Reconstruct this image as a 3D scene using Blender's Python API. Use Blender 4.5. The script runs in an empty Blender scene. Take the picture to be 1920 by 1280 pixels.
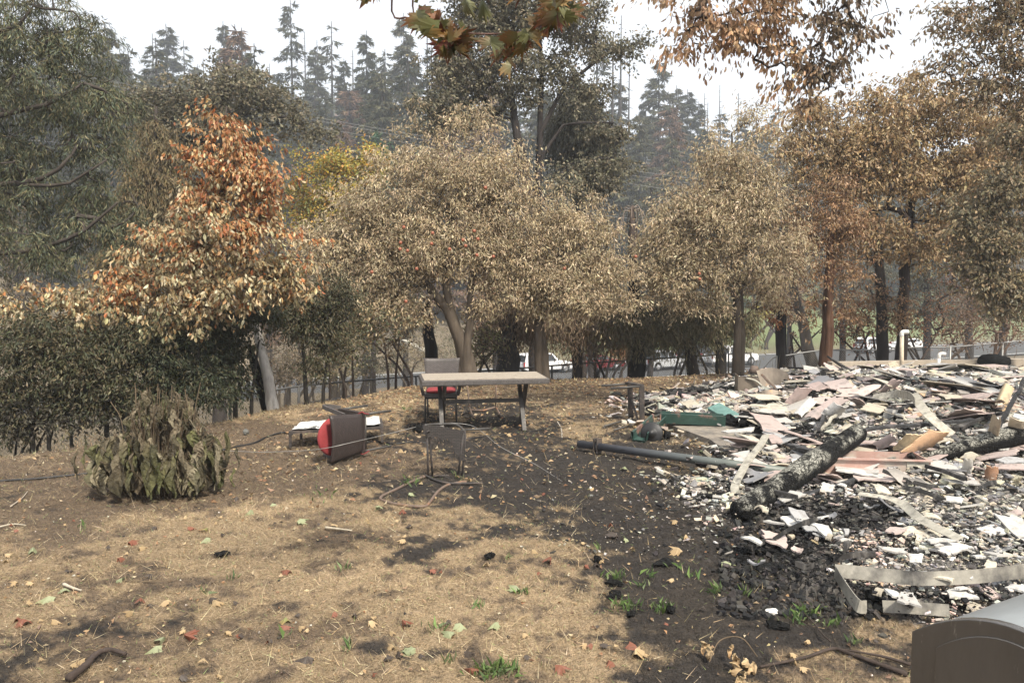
import bpy, math, random
import numpy as np
from mathutils import Vector, Matrix
random.seed(7)
sc = bpy.context.scene
# ------------------------------------------------------------------ camera, light, exposure
F = 1493.0; EYE = 2.0; TILT = math.atan(110.0/F)
cam_d = bpy.data.cameras.new('camera'); cam = bpy.data.objects.new('camera', cam_d); sc.collection.objects.link(cam)
cam_d.sensor_width = 36.0; cam_d.lens = 36.0*F/1920.0; cam_d.clip_start = 0.05; cam_d.clip_end = 4000
cam.location = (0, 0, EYE); cam.rotation_euler = (math.pi/2-TILT, 0, 0)
sc.camera = cam
SUN_EL, SUN_AZ = math.radians(50), math.radians(150)      # azimuth clockwise from +Y: behind the camera, to the right
w = bpy.data.worlds.new('World'); sc.world = w; w.use_nodes = True
nt = w.node_tree; bg = nt.nodes['Background']
sky = nt.nodes.new('ShaderNodeTexSky'); sky.sky_type = 'NISHITA'; sky.sun_disc = False
sky.sun_elevation = SUN_EL; sky.sun_rotation = SUN_AZ; sky.air_density = 1.0; sky.dust_density = 6.0; sky.ozone_density = 1.0
mixw = nt.nodes.new('ShaderNodeMix'); mixw.data_type = 'RGBA'; mixw.inputs['Factor'].default_value = 0.80
mixw.inputs['B'].default_value = (9.2, 9.5, 10.0, 1)       # pale smoke veil over the blue
nt.links.new(sky.outputs[0], mixw.inputs['A']); nt.links.new(mixw.outputs['Result'], bg.inputs['Color'])
bg.inputs['Strength'].default_value = 0.082
sun_d = bpy.data.lights.new('sun', 'SUN'); sun_d.energy = 4.2; sun_d.angle = math.radians(7); sun_d.color = (1, .92, .79)
sun = bpy.data.objects.new('sun', sun_d); sc.collection.objects.link(sun)
sd = Vector((math.sin(SUN_AZ)*math.cos(SUN_EL), math.cos(SUN_AZ)*math.cos(SUN_EL), math.sin(SUN_EL)))
sun.rotation_euler = sd.to_track_quat('Z', 'Y').to_euler()
sc.view_settings.view_transform = 'Standard'; sc.view_settings.look = 'None'; sc.view_settings.exposure = 0.86; sc.view_settings.gamma = 1.0
sc.render.engine = 'CYCLES'
cy = sc.cycles
cy.max_bounces = 6; cy.diffuse_bounces = 3; cy.glossy_bounces = 2; cy.transmission_bounces = 4; cy.transparent_max_bounces = 8; cy.volume_bounces = 1
cy.use_denoising = True; cy.use_adaptive_sampling = True; cy.adaptive_threshold = 0.02
# ------------------------------------------------------------------ geometry helpers
CT, ST = math.cos(TILT), math.sin(TILT)
def ray(x, y):
    a = (x-960)/F; b = (640-y)/F
    return np.array([a, CT+b*ST, -ST+b*CT])
def P(x, y, Y):
    d = ray(x, y); return np.array([0, 0, EYE])+d*(Y/d[1])
def G(x, y, h=0.0):
    d = ray(x, y); return np.array([0, 0, EYE])+d*((h-EYE)/d[2])
def proj(p):
    p = np.atleast_2d(p); q = p-np.array([0, 0, EYE])
    dep = q[:, 1]*CT-q[:, 2]*ST; up = q[:, 1]*ST+q[:, 2]*CT
    dep = np.where(np.abs(dep) < 1e-6, 1e-6, dep)
    return 960+F*q[:, 0]/dep, 640-F*up/dep, dep
def hash2(ix, iy, s):
    h = (ix.astype(np.int64)*374761393+iy.astype(np.int64)*668265263+s*974634777) & 0x7fffffff
    h = ((h ^ (h >> 13))*1274126177) & 0x7fffffff
    return ((h ^ (h >> 16)) & 0xffff)/65535.0
def noise(x, y, s=0):
    x = np.asarray(x, float); y = np.asarray(y, float)
    ix = np.floor(x); iy = np.floor(y); fx = x-ix; fy = y-iy
    fx = fx*fx*(3-2*fx); fy = fy*fy*(3-2*fy)
    a = hash2(ix, iy, s); b = hash2(ix+1, iy, s); c = hash2(ix, iy+1, s); d = hash2(ix+1, iy+1, s)
    return (a*(1-fx)+b*fx)*(1-fy)+(c*(1-fx)+d*fx)*fy
def fbm(x, y, s=0, o=4):
    v = 0; a = .5; t = 0
    for i in range(o):
        v = v+a*noise(np.asarray(x)*2**i, np.asarray(y)*2**i, s+i*17); t += a; a *= .5
    return v/t
def smooth(a, b, x):
    t = np.clip((x-a)/(b-a), 0, 1); return t*t*(3-2*t)
# crest of the yard, read where its edge shows and stored as distance from the eye by bearing
CRX = [-500, 0, 200, 420, 520, 650, 780, 1000, 1200, 1450, 1600, 1920, 2400]
CRY = [870, 842, 818, 778, 752, 736, 714, 706, 700, 690, 684, 672, 668]
_th, _rc = [], []
for a_, b_ in zip(CRX, CRY):
    g_ = G(a_, b_); _th.append(math.atan2(g_[0], g_[1])); _rc.append(math.hypot(g_[0], g_[1]))
_th = [-math.pi, -2.2, -1.5]+_th+[1.5, 2.2, math.pi]; _rc = [45, 35, 9]+_rc+[30, 40, 45]
def crest(th): return np.interp(th, _th, _rc)
def mound(X, Y):
    X = np.asarray(X, float); Y = np.asarray(Y, float)
    a = np.exp(-(((X-7.2)/3.2)**2+((Y-12.0)/3.6)**2)**1.4)*.50
    b = np.exp(-(((X-4.6)/1.5)**2+((Y-7.6)/1.5)**2)**1.2)*.10
    return a+b
def H(X, Y):
    X = np.asarray(X, float); Y = np.asarray(Y, float)
    r = np.hypot(X, Y); th = np.arctan2(X, Y)
    d = r-crest(th)-.35
    de = (np.sqrt(d*d+.5)+d)/2
    yard = .05*(fbm(X*.35, Y*.35, 3, 3)-.5)*smooth(4, 7, r)
    z = yard+mound(X, Y)*(d < 2)-6.05*(1-np.exp(-de/12.0))
    s = (Y-67-.5*X)*.894
    k = smooth(4, 12, r)*(Y > 0)
    up = np.maximum(s-8, 0)*.17
    up = np.where(s > 60, 8.8+(s-60)*.08, up)
    up = up+50*smooth(70, 330, s)*(1+.20*(fbm(X*.006+5, Y*.006, 9, 3)-.5)*2)+1.2*(fbm(X*.05, Y*.05, 4, 3)-.5)*smooth(10, 20, s)
    return z+up*k
# ------------------------------------------------------------------ mesh building
class MB:
    def __init__(s): s.V = []; s.F = []; s.C = []; s.n = 0
    def add(s, V, F, C=None):
        V = np.asarray(V, float).reshape(-1, 3)
        for f in (F if isinstance(F, list) else [F]):
            f = np.asarray(f, int)
            if f.size: s.F.append(f+s.n)
        s.V.append(V)
        if C is None: C = np.ones((len(V), 3))
        C = np.asarray(C, float)
        if C.ndim == 1: C = np.tile(C, (len(V), 1))
        s.C.append(C); s.n += len(V); return s
    def build(s, name, mat, parent=None, smooth_=False, col=True):
        me = bpy.data.meshes.new(name)
        V = np.concatenate(s.V)
        loops = np.concatenate([f.ravel() for f in s.F]); sizes = np.concatenate([np.full(len(f), f.shape[1]) for f in s.F])
        me.vertices.add(len(V)); me.vertices.foreach_set('co', V.astype(np.float32).ravel())
        me.loops.add(len(loops)); me.loops.foreach_set('vertex_index', loops.astype(np.int32))
        me.polygons.add(len(sizes)); st = np.concatenate([[0], np.cumsum(sizes)[:-1]])
        me.polygons.foreach_set('loop_start', st.astype(np.int32)); me.polygons.foreach_set('loop_total', sizes.astype(np.int32))
        me.polygons.foreach_set('use_smooth', np.full(len(sizes), smooth_))
        if col:
            at = me.attributes.new('Col', 'FLOAT_COLOR', 'POINT')
            C = np.concatenate([np.concatenate(s.C), np.ones((len(V), 1))], 1)
            at.data.foreach_set('color', C.astype(np.float32).ravel())
        me.update(calc_edges=True)
        me.materials.append(mat)
        o = bpy.data.objects.new(name, me); sc.collection.objects.link(o)
        if parent is not None: o.parent = parent
        return o
def tag(o, label=None, cat=None, group=None, kind=None):
    if label: o['label'] = label
    if cat: o['category'] = cat
    if group: o['group'] = group
    if kind: o['kind'] = kind
    return o
def empty(name, loc, rz=0, label=None, cat=None, group=None, M=None):
    o = bpy.data.objects.new(name, None); sc.collection.objects.link(o); o.empty_display_size = .1
    if M is not None: o.matrix_world = M
    else: o.location = tuple(loc); o.rotation_euler = (0, 0, rz)
    return tag(o, label, cat, group)
def copy_tree(o, parent=None):
    c = o.copy(); sc.collection.objects.link(c); c.parent = parent
    for ch in list(o.children): copy_tree(ch, c)
    return c
def unit(v):
    v = np.asarray(v, float); n = np.linalg.norm(v, axis=-1, keepdims=True); return v/np.maximum(n, 1e-9)
def tube(mb, pts, rad, sides=6, c=None, caps=True, wob=0, rng=None):
    pts = np.asarray(pts, float); n = len(pts); rad = np.broadcast_to(np.asarray(rad, float), (n,))
    t = np.gradient(pts, axis=0); t = unit(t)
    ref = np.array([.31, .17, .93]) if abs(t[0][2]) < .85 else np.array([.95, .2, .1])
    u = unit(np.cross(t, ref)); v = np.cross(t, u)
    a = np.arange(sides)/sides*2*math.pi
    R = rad[:, None]*np.ones((1, sides))
    if wob: R = R*(1+wob*(rng.random((n, sides))-.5)*2)
    V = pts[:, None]+R[..., None]*(np.cos(a)[None, :, None]*u[:, None]+np.sin(a)[None, :, None]*v[:, None])
    i = np.arange(n-1)[:, None]*sides; j = np.arange(sides)[None]; j2 = (j+1) % sides
    Fq = np.stack([i+j, i+j2, i+sides+j2, i+sides+j], -1).reshape(-1, 4)
    Fs = [Fq]
    if caps and sides > 2: Fs += [np.arange(sides)[::-1][None], (np.arange(sides)+(n-1)*sides)[None]]
    mb.add(V.reshape(-1, 3), Fs, c)
def box(mb, c0, c1, col=None, M=None):
    x0, y0, z0 = c0; x1, y1, z1 = c1
    V = np.array([[x0, y0, z0], [x1, y0, z0], [x1, y1, z0], [x0, y1, z0], [x0, y0, z1], [x1, y0, z1], [x1, y1, z1], [x0, y1, z1]], float)
    if M is not None: V = V@np.asarray(M)[:3, :3].T+np.asarray(M)[:3, 3]
    mb.add(V, np.array([[0, 3, 2, 1], [4, 5, 6, 7], [0, 1, 5, 4], [1, 2, 6, 5], [2, 3, 7, 6], [3, 0, 4, 7]]), col)
def spline(pts, n=8):
    pts = np.asarray(pts, float); out = []
    Q = np.vstack([2*pts[0]-pts[1], pts, 2*pts[-1]-pts[-2]])
    for i in range(len(pts)-1):
        p0, p1, p2, p3 = Q[i:i+4]
        for t in np.linspace(0, 1, n, endpoint=False):
            out.append(.5*((2*p1)+(-p0+p2)*t+(2*p0-5*p1+4*p2-p3)*t*t+(-p0+3*p1-3*p2+p3)*t**3))
    out.append(pts[-1]); return np.array(out)
def bar(mb, a, b, wd, th, up=(0, 0, 1), c=None):
    a = np.asarray(a, float); b = np.asarray(b, float); t = unit(b-a); s = unit(np.cross(t, up)); q = np.cross(s, t)
    V = [e+s*i*wd/2+q*j*th/2 for e in (a, b) for i, j in ((-1, -1), (1, -1), (1, 1), (-1, 1))]
    mb.add(V, np.array([[0, 1, 2, 3], [7, 6, 5, 4], [0, 4, 5, 1], [1, 5, 6, 2], [2, 6, 7, 3], [3, 7, 4, 0]]), c)
def ribbon(mb, pts, wdir, wd, th=.004, c=None):
    pts = np.asarray(pts, float); n = len(pts); t = unit(np.gradient(pts, axis=0))
    wv = np.asarray(wdir, float); wv = np.broadcast_to(wv, (n, 3)); wv = unit(wv-t*(wv*t).sum(1, keepdims=True)); q = np.cross(t, wv)
    wd = np.broadcast_to(wd, (n,))[:, None]
    V = np.stack([pts-wv*wd/2-q*th/2, pts+wv*wd/2-q*th/2, pts+wv*wd/2+q*th/2, pts-wv*wd/2+q*th/2], 1)
    i = np.arange(n-1)[:, None]*4; j = np.arange(4)[None]; j2 = (j+1) % 4
    mb.add(V.reshape(-1, 3), [np.stack([i+j, i+j2, i+4+j2, i+4+j], -1).reshape(-1, 4), np.array([[3, 2, 1, 0]]), np.array([[0, 1, 2, 3]])+(n-1)*4], c)
def leaves(mb, p, axis, L, W, C, rng, fold=.12, curl=.15, shape=4):
    N = len(p); a = unit(axis); n = unit(rng.normal(size=(N, 3))); n = unit(n-a*(n*a).sum(1, keepdims=True)); wv = np.cross(a, n)
    L = np.broadcast_to(L, (N,))[:, None]; W = np.broadcast_to(W, (N,))[:, None]; cu = curl*(rng.random((N, 1))*1.4+.3)
    if shape == 3:
        V = np.stack([p-wv*W/2, p+wv*W/2, p+a*L-n*L*cu], 1); Fc = np.array([[0, 1, 2]])
    elif shape == 4:
        V = np.stack([p, p+a*L*.5+wv*W/2+n*W*fold, p+a*L-n*L*cu, p+a*L*.5-wv*W/2+n*W*fold], 1); Fc = np.array([[0, 1, 2], [0, 2, 3]])
    else:
        V = np.stack([p, p+a*L*.28+wv*W*.42+n*W*fold, p+a*L*.66+wv*W*.46+n*W*fold-n*L*cu*.4, p+a*L-n*L*cu, p+a*L*.66-wv*W*.46+n*W*fold-n*L*cu*.4, p+a*L*.28-wv*W*.42+n*W*fold, p+a*L*.5-n*L*cu*.2], 1)
        Fc = np.array([[0, 1, 6], [1, 2, 6], [2, 3, 6], [3, 4, 6], [4, 5, 6], [5, 0, 6]])
    k = V.shape[1]
    Fa = (np.arange(N)[:, None, None]*k+Fc[None]).reshape(-1, 3)
    mb.add(V.reshape(-1, 3), Fa, np.repeat(C, k, axis=0))
# ------------------------------------------------------------------ materials
def node(nt, t, **kw):
    n = nt.nodes.new(t)
    for k, v in kw.items():
        if hasattr(n, k): setattr(n, k, v)
        else: n.inputs[k].default_value = v
    return n
def mat(name, base=None, rough=.7, metal=0.0, attr=False, nscale=0, namp=.3, bump=0, bscale=60, spec=.5, trans=0, stretch=(1, 1, 1), second=None, sec_scale=5, sec_pos=.5, sec_w=.08):
    m = bpy.data.materials.new(name); m.use_nodes = True; nt = m.node_tree; b = nt.nodes['Principled BSDF']; L = nt.links.new
    b.inputs['Roughness'].default_value = rough; b.inputs['Metallic'].default_value = metal
    b.inputs['Specular IOR Level'].default_value = spec
    tc = node(nt, 'ShaderNodeTexCoord'); mp = node(nt, 'ShaderNodeMapping'); mp.inputs['Scale'].default_value = stretch
    L(tc.outputs['Object'], mp.inputs['Vector'])
    if attr: a = node(nt, 'ShaderNodeAttribute', attribute_name='Col'); colr = a.outputs['Color']
    else:
        a = node(nt, 'ShaderNodeRGB'); a.outputs[0].default_value = (*base, 1); colr = a.outputs[0]
    if second is not None:
        n2 = node(nt, 'ShaderNodeTexNoise'); n2.inputs['Scale'].default_value = sec_scale; n2.inputs['Detail'].default_value = 8; n2.inputs['Roughness'].default_value = .65
        L(mp.outputs[0], n2.inputs['Vector'])
        mr = node(nt, 'ShaderNodeMapRange'); mr.inputs['From Min'].default_value = sec_pos-sec_w; mr.inputs['From Max'].default_value = sec_pos+sec_w
        L(n2.outputs['Fac'], mr.inputs['Value'])
        mx = node(nt, 'ShaderNodeMix', data_type='RGBA'); L(mr.outputs[0], mx.inputs['Factor']); L(colr, mx.inputs['A']); mx.inputs['B'].default_value = (*second, 1); colr = mx.outputs['Result']
    if nscale:
        n = node(nt, 'ShaderNodeTexNoise'); n.inputs['Scale'].default_value = nscale; n.inputs['Detail'].default_value = 6; n.inputs['Roughness'].default_value = .7
        L(mp.outputs[0], n.inputs['Vector'])
        mr = node(nt, 'ShaderNodeMapRange'); mr.inputs['From Min'].default_value = .3; mr.inputs['From Max'].default_value = .7; mr.inputs['To Min'].default_value = 1-namp; mr.inputs['To Max'].default_value = 1+namp
        L(n.outputs['Fac'], mr.inputs['Value'])
        vm = node(nt, 'ShaderNodeVectorMath', operation='SCALE'); L(colr, vm.inputs[0]); L(mr.outputs[0], vm.inputs['Scale']); colr = vm.outputs[0]
    L(colr, b.inputs['Base Color'])
    if bump:
        nb = node(nt, 'ShaderNodeTexNoise'); nb.inputs['Scale'].default_value = bscale; nb.inputs['Detail'].default_value = 5; L(mp.outputs[0], nb.inputs['Vector'])
        bp = node(nt, 'ShaderNodeBump'); bp.inputs['Strength'].default_value = bump; bp.inputs['Distance'].default_value = .02
        L(nb.outputs['Fac'], bp.inputs['Height']); L(bp.outputs[0], b.inputs['Normal'])
    if trans:
        tr = node(nt, 'ShaderNodeBsdfTranslucent'); L(colr, tr.inputs['Color']); ms = node(nt, 'ShaderNodeMixShader'); ms.inputs[0].default_value = trans
        L(b.outputs[0], ms.inputs[1]); L(tr.outputs[0], ms.inputs[2]); L(ms.outputs[0], nt.nodes['Material Output'].inputs['Surface'])
    return m
M_leaf = mat('leaf', attr=True, rough=.55, spec=.35, trans=.22)
M_needle = mat('needle', attr=True, rough=.7, spec=.2, trans=.12)
M_bark = mat('bark', attr=True, rough=.9, spec=.2, nscale=6, namp=.45, bump=.9, bscale=14, stretch=(1, 1, .25))
M_dry = mat('dry_matter', attr=True, rough=.85, spec=.2)
# ------------------------------------------------------------------ ground
DARK = [(960, 840, 200, 40, .5), (1250, 900, 220, 60, .35), (1300, 1010, 260, 110, .5), (1150, 870, 200, 40, .5), (1480, 1190, 220, 60, .5), (900, 870, 260, 50, .55), (1150, 960, 200, 80, .6), (1450, 1120, 220, 110, .8), (1000, 780, 160, 25, .5), (1350, 1230, 200, 40, .45), (1250, 950, 260, 55, 1), (1330, 1140, 190, 75, 1.1), (1240, 1110, 110, 60, .7), (825, 925, 120, 38, 1.1), (900, 790, 150, 26, 1), (1460, 1000, 170, 60, 1), (1600, 1080, 160, 70, 1.1),
        (40, 1235, 150, 36, 1.1), (260, 1170, 120, 22, .8), (745, 1232, 60, 24, .8), (1010, 835, 120, 18, .8), (1060, 915, 130, 26, .8), (1140, 880, 150, 25, .8), (700, 800, 120, 20, .4), (1250, 1250, 100, 26, .8),
        (860, 1030, 60, 9, .9), (1420, 1150, 150, 60, .7), (1300, 830, 160, 26, .7), (1180, 750, 70, 18, .7), (950, 760, 90, 12, .5), (1650, 700, 260, 16, .1), (20, 925, 60, 20, .4), (500, 1150, 30, 12, .6), (980, 1075, 14, 7, .9), (1080, 1150, 50, 15, .5), (1560, 1230, 140, 40, .5), (1020, 1010, 200, 18, .35)]
DIRT = [(80, 900, 300, 60, .9), (350, 860, 300, 60, .8), (600, 900, 220, 60, .5), (150, 900, 260, 60, 1.0), (430, 880, 180, 50, .9), (620, 850, 200, 45, .85), (60, 990, 90, 40, .7), (800, 870, 160, 40, .6), (1150, 720, 400, 22, .8), (1000, 940, 150, 60, .5), (500, 800, 160, 30, .7), (1250, 770, 200, 30, .8), (300, 1190, 250, 30, .6), (100, 1100, 100, 30, .3), (1600, 700, 300, 20, 1), (600, 1200, 150, 30, .5), (1200, 1020, 150, 50, .4), (1450, 1240, 200, 50, .5), (1050, 880, 150, 50, .5)]
LITE = [(430, 970, 200, 24, .8), (760, 1080, 260, 60, .5), (950, 1150, 180, 60, .5), (640, 1030, 220, 40, .5), (620, 760, 130, 18, .8), (900, 740, 130, 16, .8), (250, 1110, 180, 30, .6), (1080, 1200, 120, 40, .5), (820, 1240, 160, 30, .4)]
def burn_maps(X, Y):
    x, y, d = proj(np.stack([X, Y, np.zeros_like(X)], 1))
    ok = (Y > 1.0)
    wx = (fbm(X*1.3, Y*1.3, 31, 4)-.5)*260; wy = (fbm(X*1.3+9, Y*1.3, 37, 4)-.5)*110
    def acc(L):
        v = np.zeros_like(X)
        for cx, cy_, rx, ry, k in L: v = v+k*np.exp(-(((x+wx-cx)/rx)**2+((y+wy-cy_)/ry)**2))
        return np.where(ok, v, .3)
    n = fbm(X*5, Y*5, 41, 4); n2 = fbm(X*14, Y*14, 47, 3)
    n3 = fbm(X*2.1+3, Y*2.1, 43, 3)
    jr = np.random.default_rng(3).random(X.shape)-.5
    dk = smooth(.24, .98, acc(DARK)*.95-.04+(n-.5)*1.5+(n2-.5)*1.3+(n3-.5)*.5+jr*.25)
    dt = smooth(.25, .95, acc(DIRT)+(n-.5)*2.2+(n3-.5)*1.3+(n2-.5)*1.6+.36+jr*.2)
    li = np.clip(acc(LITE), 0, 1)
    rb = rubble_mask(X, Y)
    return dk, dt, li, rb
RUB = np.array([(1215, 752), (1300, 738), (1400, 722), (1440, 700), (1600, 688), (2300, 672), (2300, 1200), (1900, 1160), (1640, 1120), (1560, 1040), (1400, 985), (1290, 960), (1330, 900), (1400, 850), (1320, 800), (1215, 785)], float)
_rw = np.array([G(a, b)[:2] for a, b in RUB])
def inpoly(X, Y, Q):
    c = np.zeros(X.shape, bool); j = len(Q)-1
    for i in range(len(Q)):
        xi, yi = Q[i]; xj, yj = Q[j]
        c ^= ((yi > Y) != (yj > Y)) & (X < (xj-xi)*(Y-yi)/(yj-yi+1e-12)+xi); j = i
    return c
def rubble_mask(X, Y):
    jx = (fbm(X*1.5, Y*1.5, 51, 4)-.5)*1.4; jy = (fbm(X*1.5+7, Y*1.5, 53, 4)-.5)*1.4
    jit = np.random.default_rng(1)
    return sum(inpoly(X+jx+jit.normal(size=X.shape)*q, Y+jy+jit.normal(size=X.shape)*q, _rw).astype(float) for q in (0, .1, .2, .35))/4
STRAW = np.array([.25, .185, .115]); DIRTC = np.array([.088, .064, .047]); CHAR = np.array([.024, .022, .021]); ASH = np.array([.15, .14, .13])
def yard_color(X, Y):
    dk, dt, li, rb = burn_maps(X, Y)
    n = fbm(X*22, Y*22, 61, 3)[:, None]; m = fbm(X*.9, Y*.9, 67, 3)[:, None]
    c = STRAW*(.62+.5*n+.25*m+.25*li[:, None]); c = c*(1-.75*dt[:, None])+DIRTC*(.7+.6*n)*.75*dt[:, None]
    c = c*(1-.93*dk[:, None])+CHAR*(.7+.8*n)*.93*dk[:, None]
    a = (ASH*(.45+1.0*n))*(1-.75*smooth(.5, .62, fbm(X*2.2, Y*2.2, 71, 4))[:, None])
    return c*(1-rb[:, None])+a*rb[:, None]
th = np.concatenate([np.linspace(-math.pi, -.80, 60, endpoint=False), np.linspace(-.80, .80, 520), np.linspace(.80, math.pi, 60)[1:]])
r = [.4]
while r[-1] < 900:
    k = r[-1]; r.append(k+(.10 if k < 2.5 else k*.0075 if k < 24 else k*.022))
r = np.array(r)
TH, R = np.meshgrid(th, r); X = (R*np.sin(TH)).ravel(); Y = (R*np.cos(TH)).ravel()
Z = H(X, Y)
near = (R.ravel() < 24)
Z = Z+near*smooth(2, 3, R.ravel())*(.030*(fbm(X*9, Y*9, 81, 3)-.5)+.012*(noise(X*40, Y*40, 83)-.5))
rb = rubble_mask(X, Y)*near
Z = Z+rb*(.07*fbm(X*3, Y*3, 85, 3)+.05*(noise(X*16, Y*16, 87)-.4))
col = yard_color(X, Y)
s = (Y-67-.5*X)*.894
far = smooth(crest(np.arctan2(X, Y))+.5, crest(np.arctan2(X, Y))+5, R.ravel())[:, None]
nn = fbm(X*.25, Y*.25, 91, 4)[:, None]
gz = smooth(6, 14, s)[:, None]*smooth(8, 22, X+.12*Y)[:, None]
slopec = np.array([.085, .07, .05])*(1-nn)+np.array([.20, .16, .105])*nn
slopec = slopec*(1-gz)+(np.array([.13, .155, .07])*(.7+.6*nn))*gz
deep = smooth(70, 110, s)[:, None]
slopec = slopec*(1-deep)+np.array([.05, .048, .035])*(.6+.8*nn)*deep
col = col*(1-far)+slopec*far
nr, na = len(r), len(th)
i = np.arange(nr-1)[:, None]*na; j = np.arange(na-1)[None]
Fg = np.stack([i+j, i+na+j, i+na+j+1, i+j+1], -1).reshape(-1, 4)
V = np.stack([X, Y, Z], 1)
m = MB(); m.add(V, Fg[:, ::-1], col)
cidx = np.concatenate([np.arange(na), []]).astype(int)
m.add(np.array([[0, 0, float(H(0, .01))]]), np.zeros((0, 3), int), STRAW)
m.F.append(np.stack([np.full(na-1, m.n-1), cidx[1:], cidx[:-1]], 1))
M_ground = mat('ground', attr=True, rough=.95, spec=.15, nscale=55, namp=.5, bump=1.0, bscale=110)
g = m.build('ground', M_ground); tag(g, 'burnt lawn sloping down past the fence to the road and wooded hill', 'ground', kind='structure')
# ------------------------------------------------------------------ road
def road_pt(X, s): return np.array([X, 67+.5*X+s/.894, 0])
rx = np.linspace(-90, 160, 60)
def strip(name, s0, s1, z, mt, label, mb=None):
    m = mb or MB()
    A = np.array([road_pt(x, s0) for x in rx]); B = np.array([road_pt(x, s1) for x in rx]); A[:, 2] = z; B[:, 2] = z
    n = len(rx); V = np.stack([A, B], 1).reshape(-1, 3); k = np.arange(n-1)*2
    m.add(V, np.stack([k, k+2, k+3, k+1], 1)[:, ::1])
    if mb: return
    o = m.build(name, mt); tag(o, label, 'road', kind='structure')
M_road = mat('asphalt', base=(.06, .06, .06), rough=.85, nscale=3, namp=.15, bump=.2, bscale=30)
M_line = mat('road_paint', base=(.75, .74, .70), rough=.7, nscale=8, namp=.1)
strip('road', -6.5, 6.8, -5.90, M_road, 'grey asphalt road running below the yard')
mm = MB(); strip('', 6.0, 6.22, -5.895, None, '', mm); strip('', -5.8, -5.62, -5.895, None, '', mm); o = mm.build('road_markings', M_line); tag(o, 'white edge lines painted along the asphalt road', 'road marking', kind='structure')
# ------------------------------------------------------------------ haze
hz = MB(); box(hz, (-520, -40, -13), (560, 640, 135))
HM = bpy.data.materials.new('haze'); HM.use_nodes = True; hn = HM.node_tree; hn.nodes.remove(hn.nodes['Principled BSDF'])
pv = hn.nodes.new('ShaderNodeVolumePrincipled'); pv.inputs['Color'].default_value = (.86, .92, 1.0, 1); pv.inputs['Density'].default_value = .0012; pv.inputs['Anisotropy'].default_value = .2
hn.links.new(pv.outputs[0], hn.nodes['Material Output'].inputs['Volume'])
HAZE = True
if HAZE:
    o = hz.build('haze', HM, col=False); tag(o, 'pale bluish smoke haze lying over the valley', 'haze', kind='stuff')
# ------------------------------------------------------------------ trees
def mixc(cols, k, rng, var=.18):
    """pick colours from a palette with a little variation"""
    cols = np.asarray(cols, float); i = rng.integers(0, len(cols), k); c = cols[i]
    return np.clip(c*(1+var*(rng.random((k, 1))*2-1))*(1+.06*(rng.random((k, 3))*2-1)), .004, 1)
def lobe(x, y, rx, ry, Y, rd=None):
    """crown lobe whose outline spans rx by ry in the photo at distance Y"""
    c = P(x, y, Y); s = Y/F
    return (c, np.array([rx*s, (rd if rd is not None else rx*s*.9), ry*s]))
def sample_lobes(lobes, n, rng, bias=2.0):
    vol = np.array([np.prod(l[1])**.8 for l in lobes]); k = rng.choice(len(lobes), n, p=vol/vol.sum())
    d = unit(rng.normal(size=(n, 3)))*(rng.random((n, 1))**(1/bias))
    C = np.array([l[0] for l in lobes])[k]; Rr = np.array([l[1] for l in lobes])[k]
    dd = unit(d); lum = .72+.62*fbm(dd[:, 0]*1.7+k*3.1+7, dd[:, 2]*1.7+dd[:, 1]*1.3+k*1.7, 5, 3)
    o = np.where(rng.random(n) < .10, 1.12+.28*rng.random(n), 1.0)
    return C+d*Rr*(lum*o)[:, None]
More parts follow.
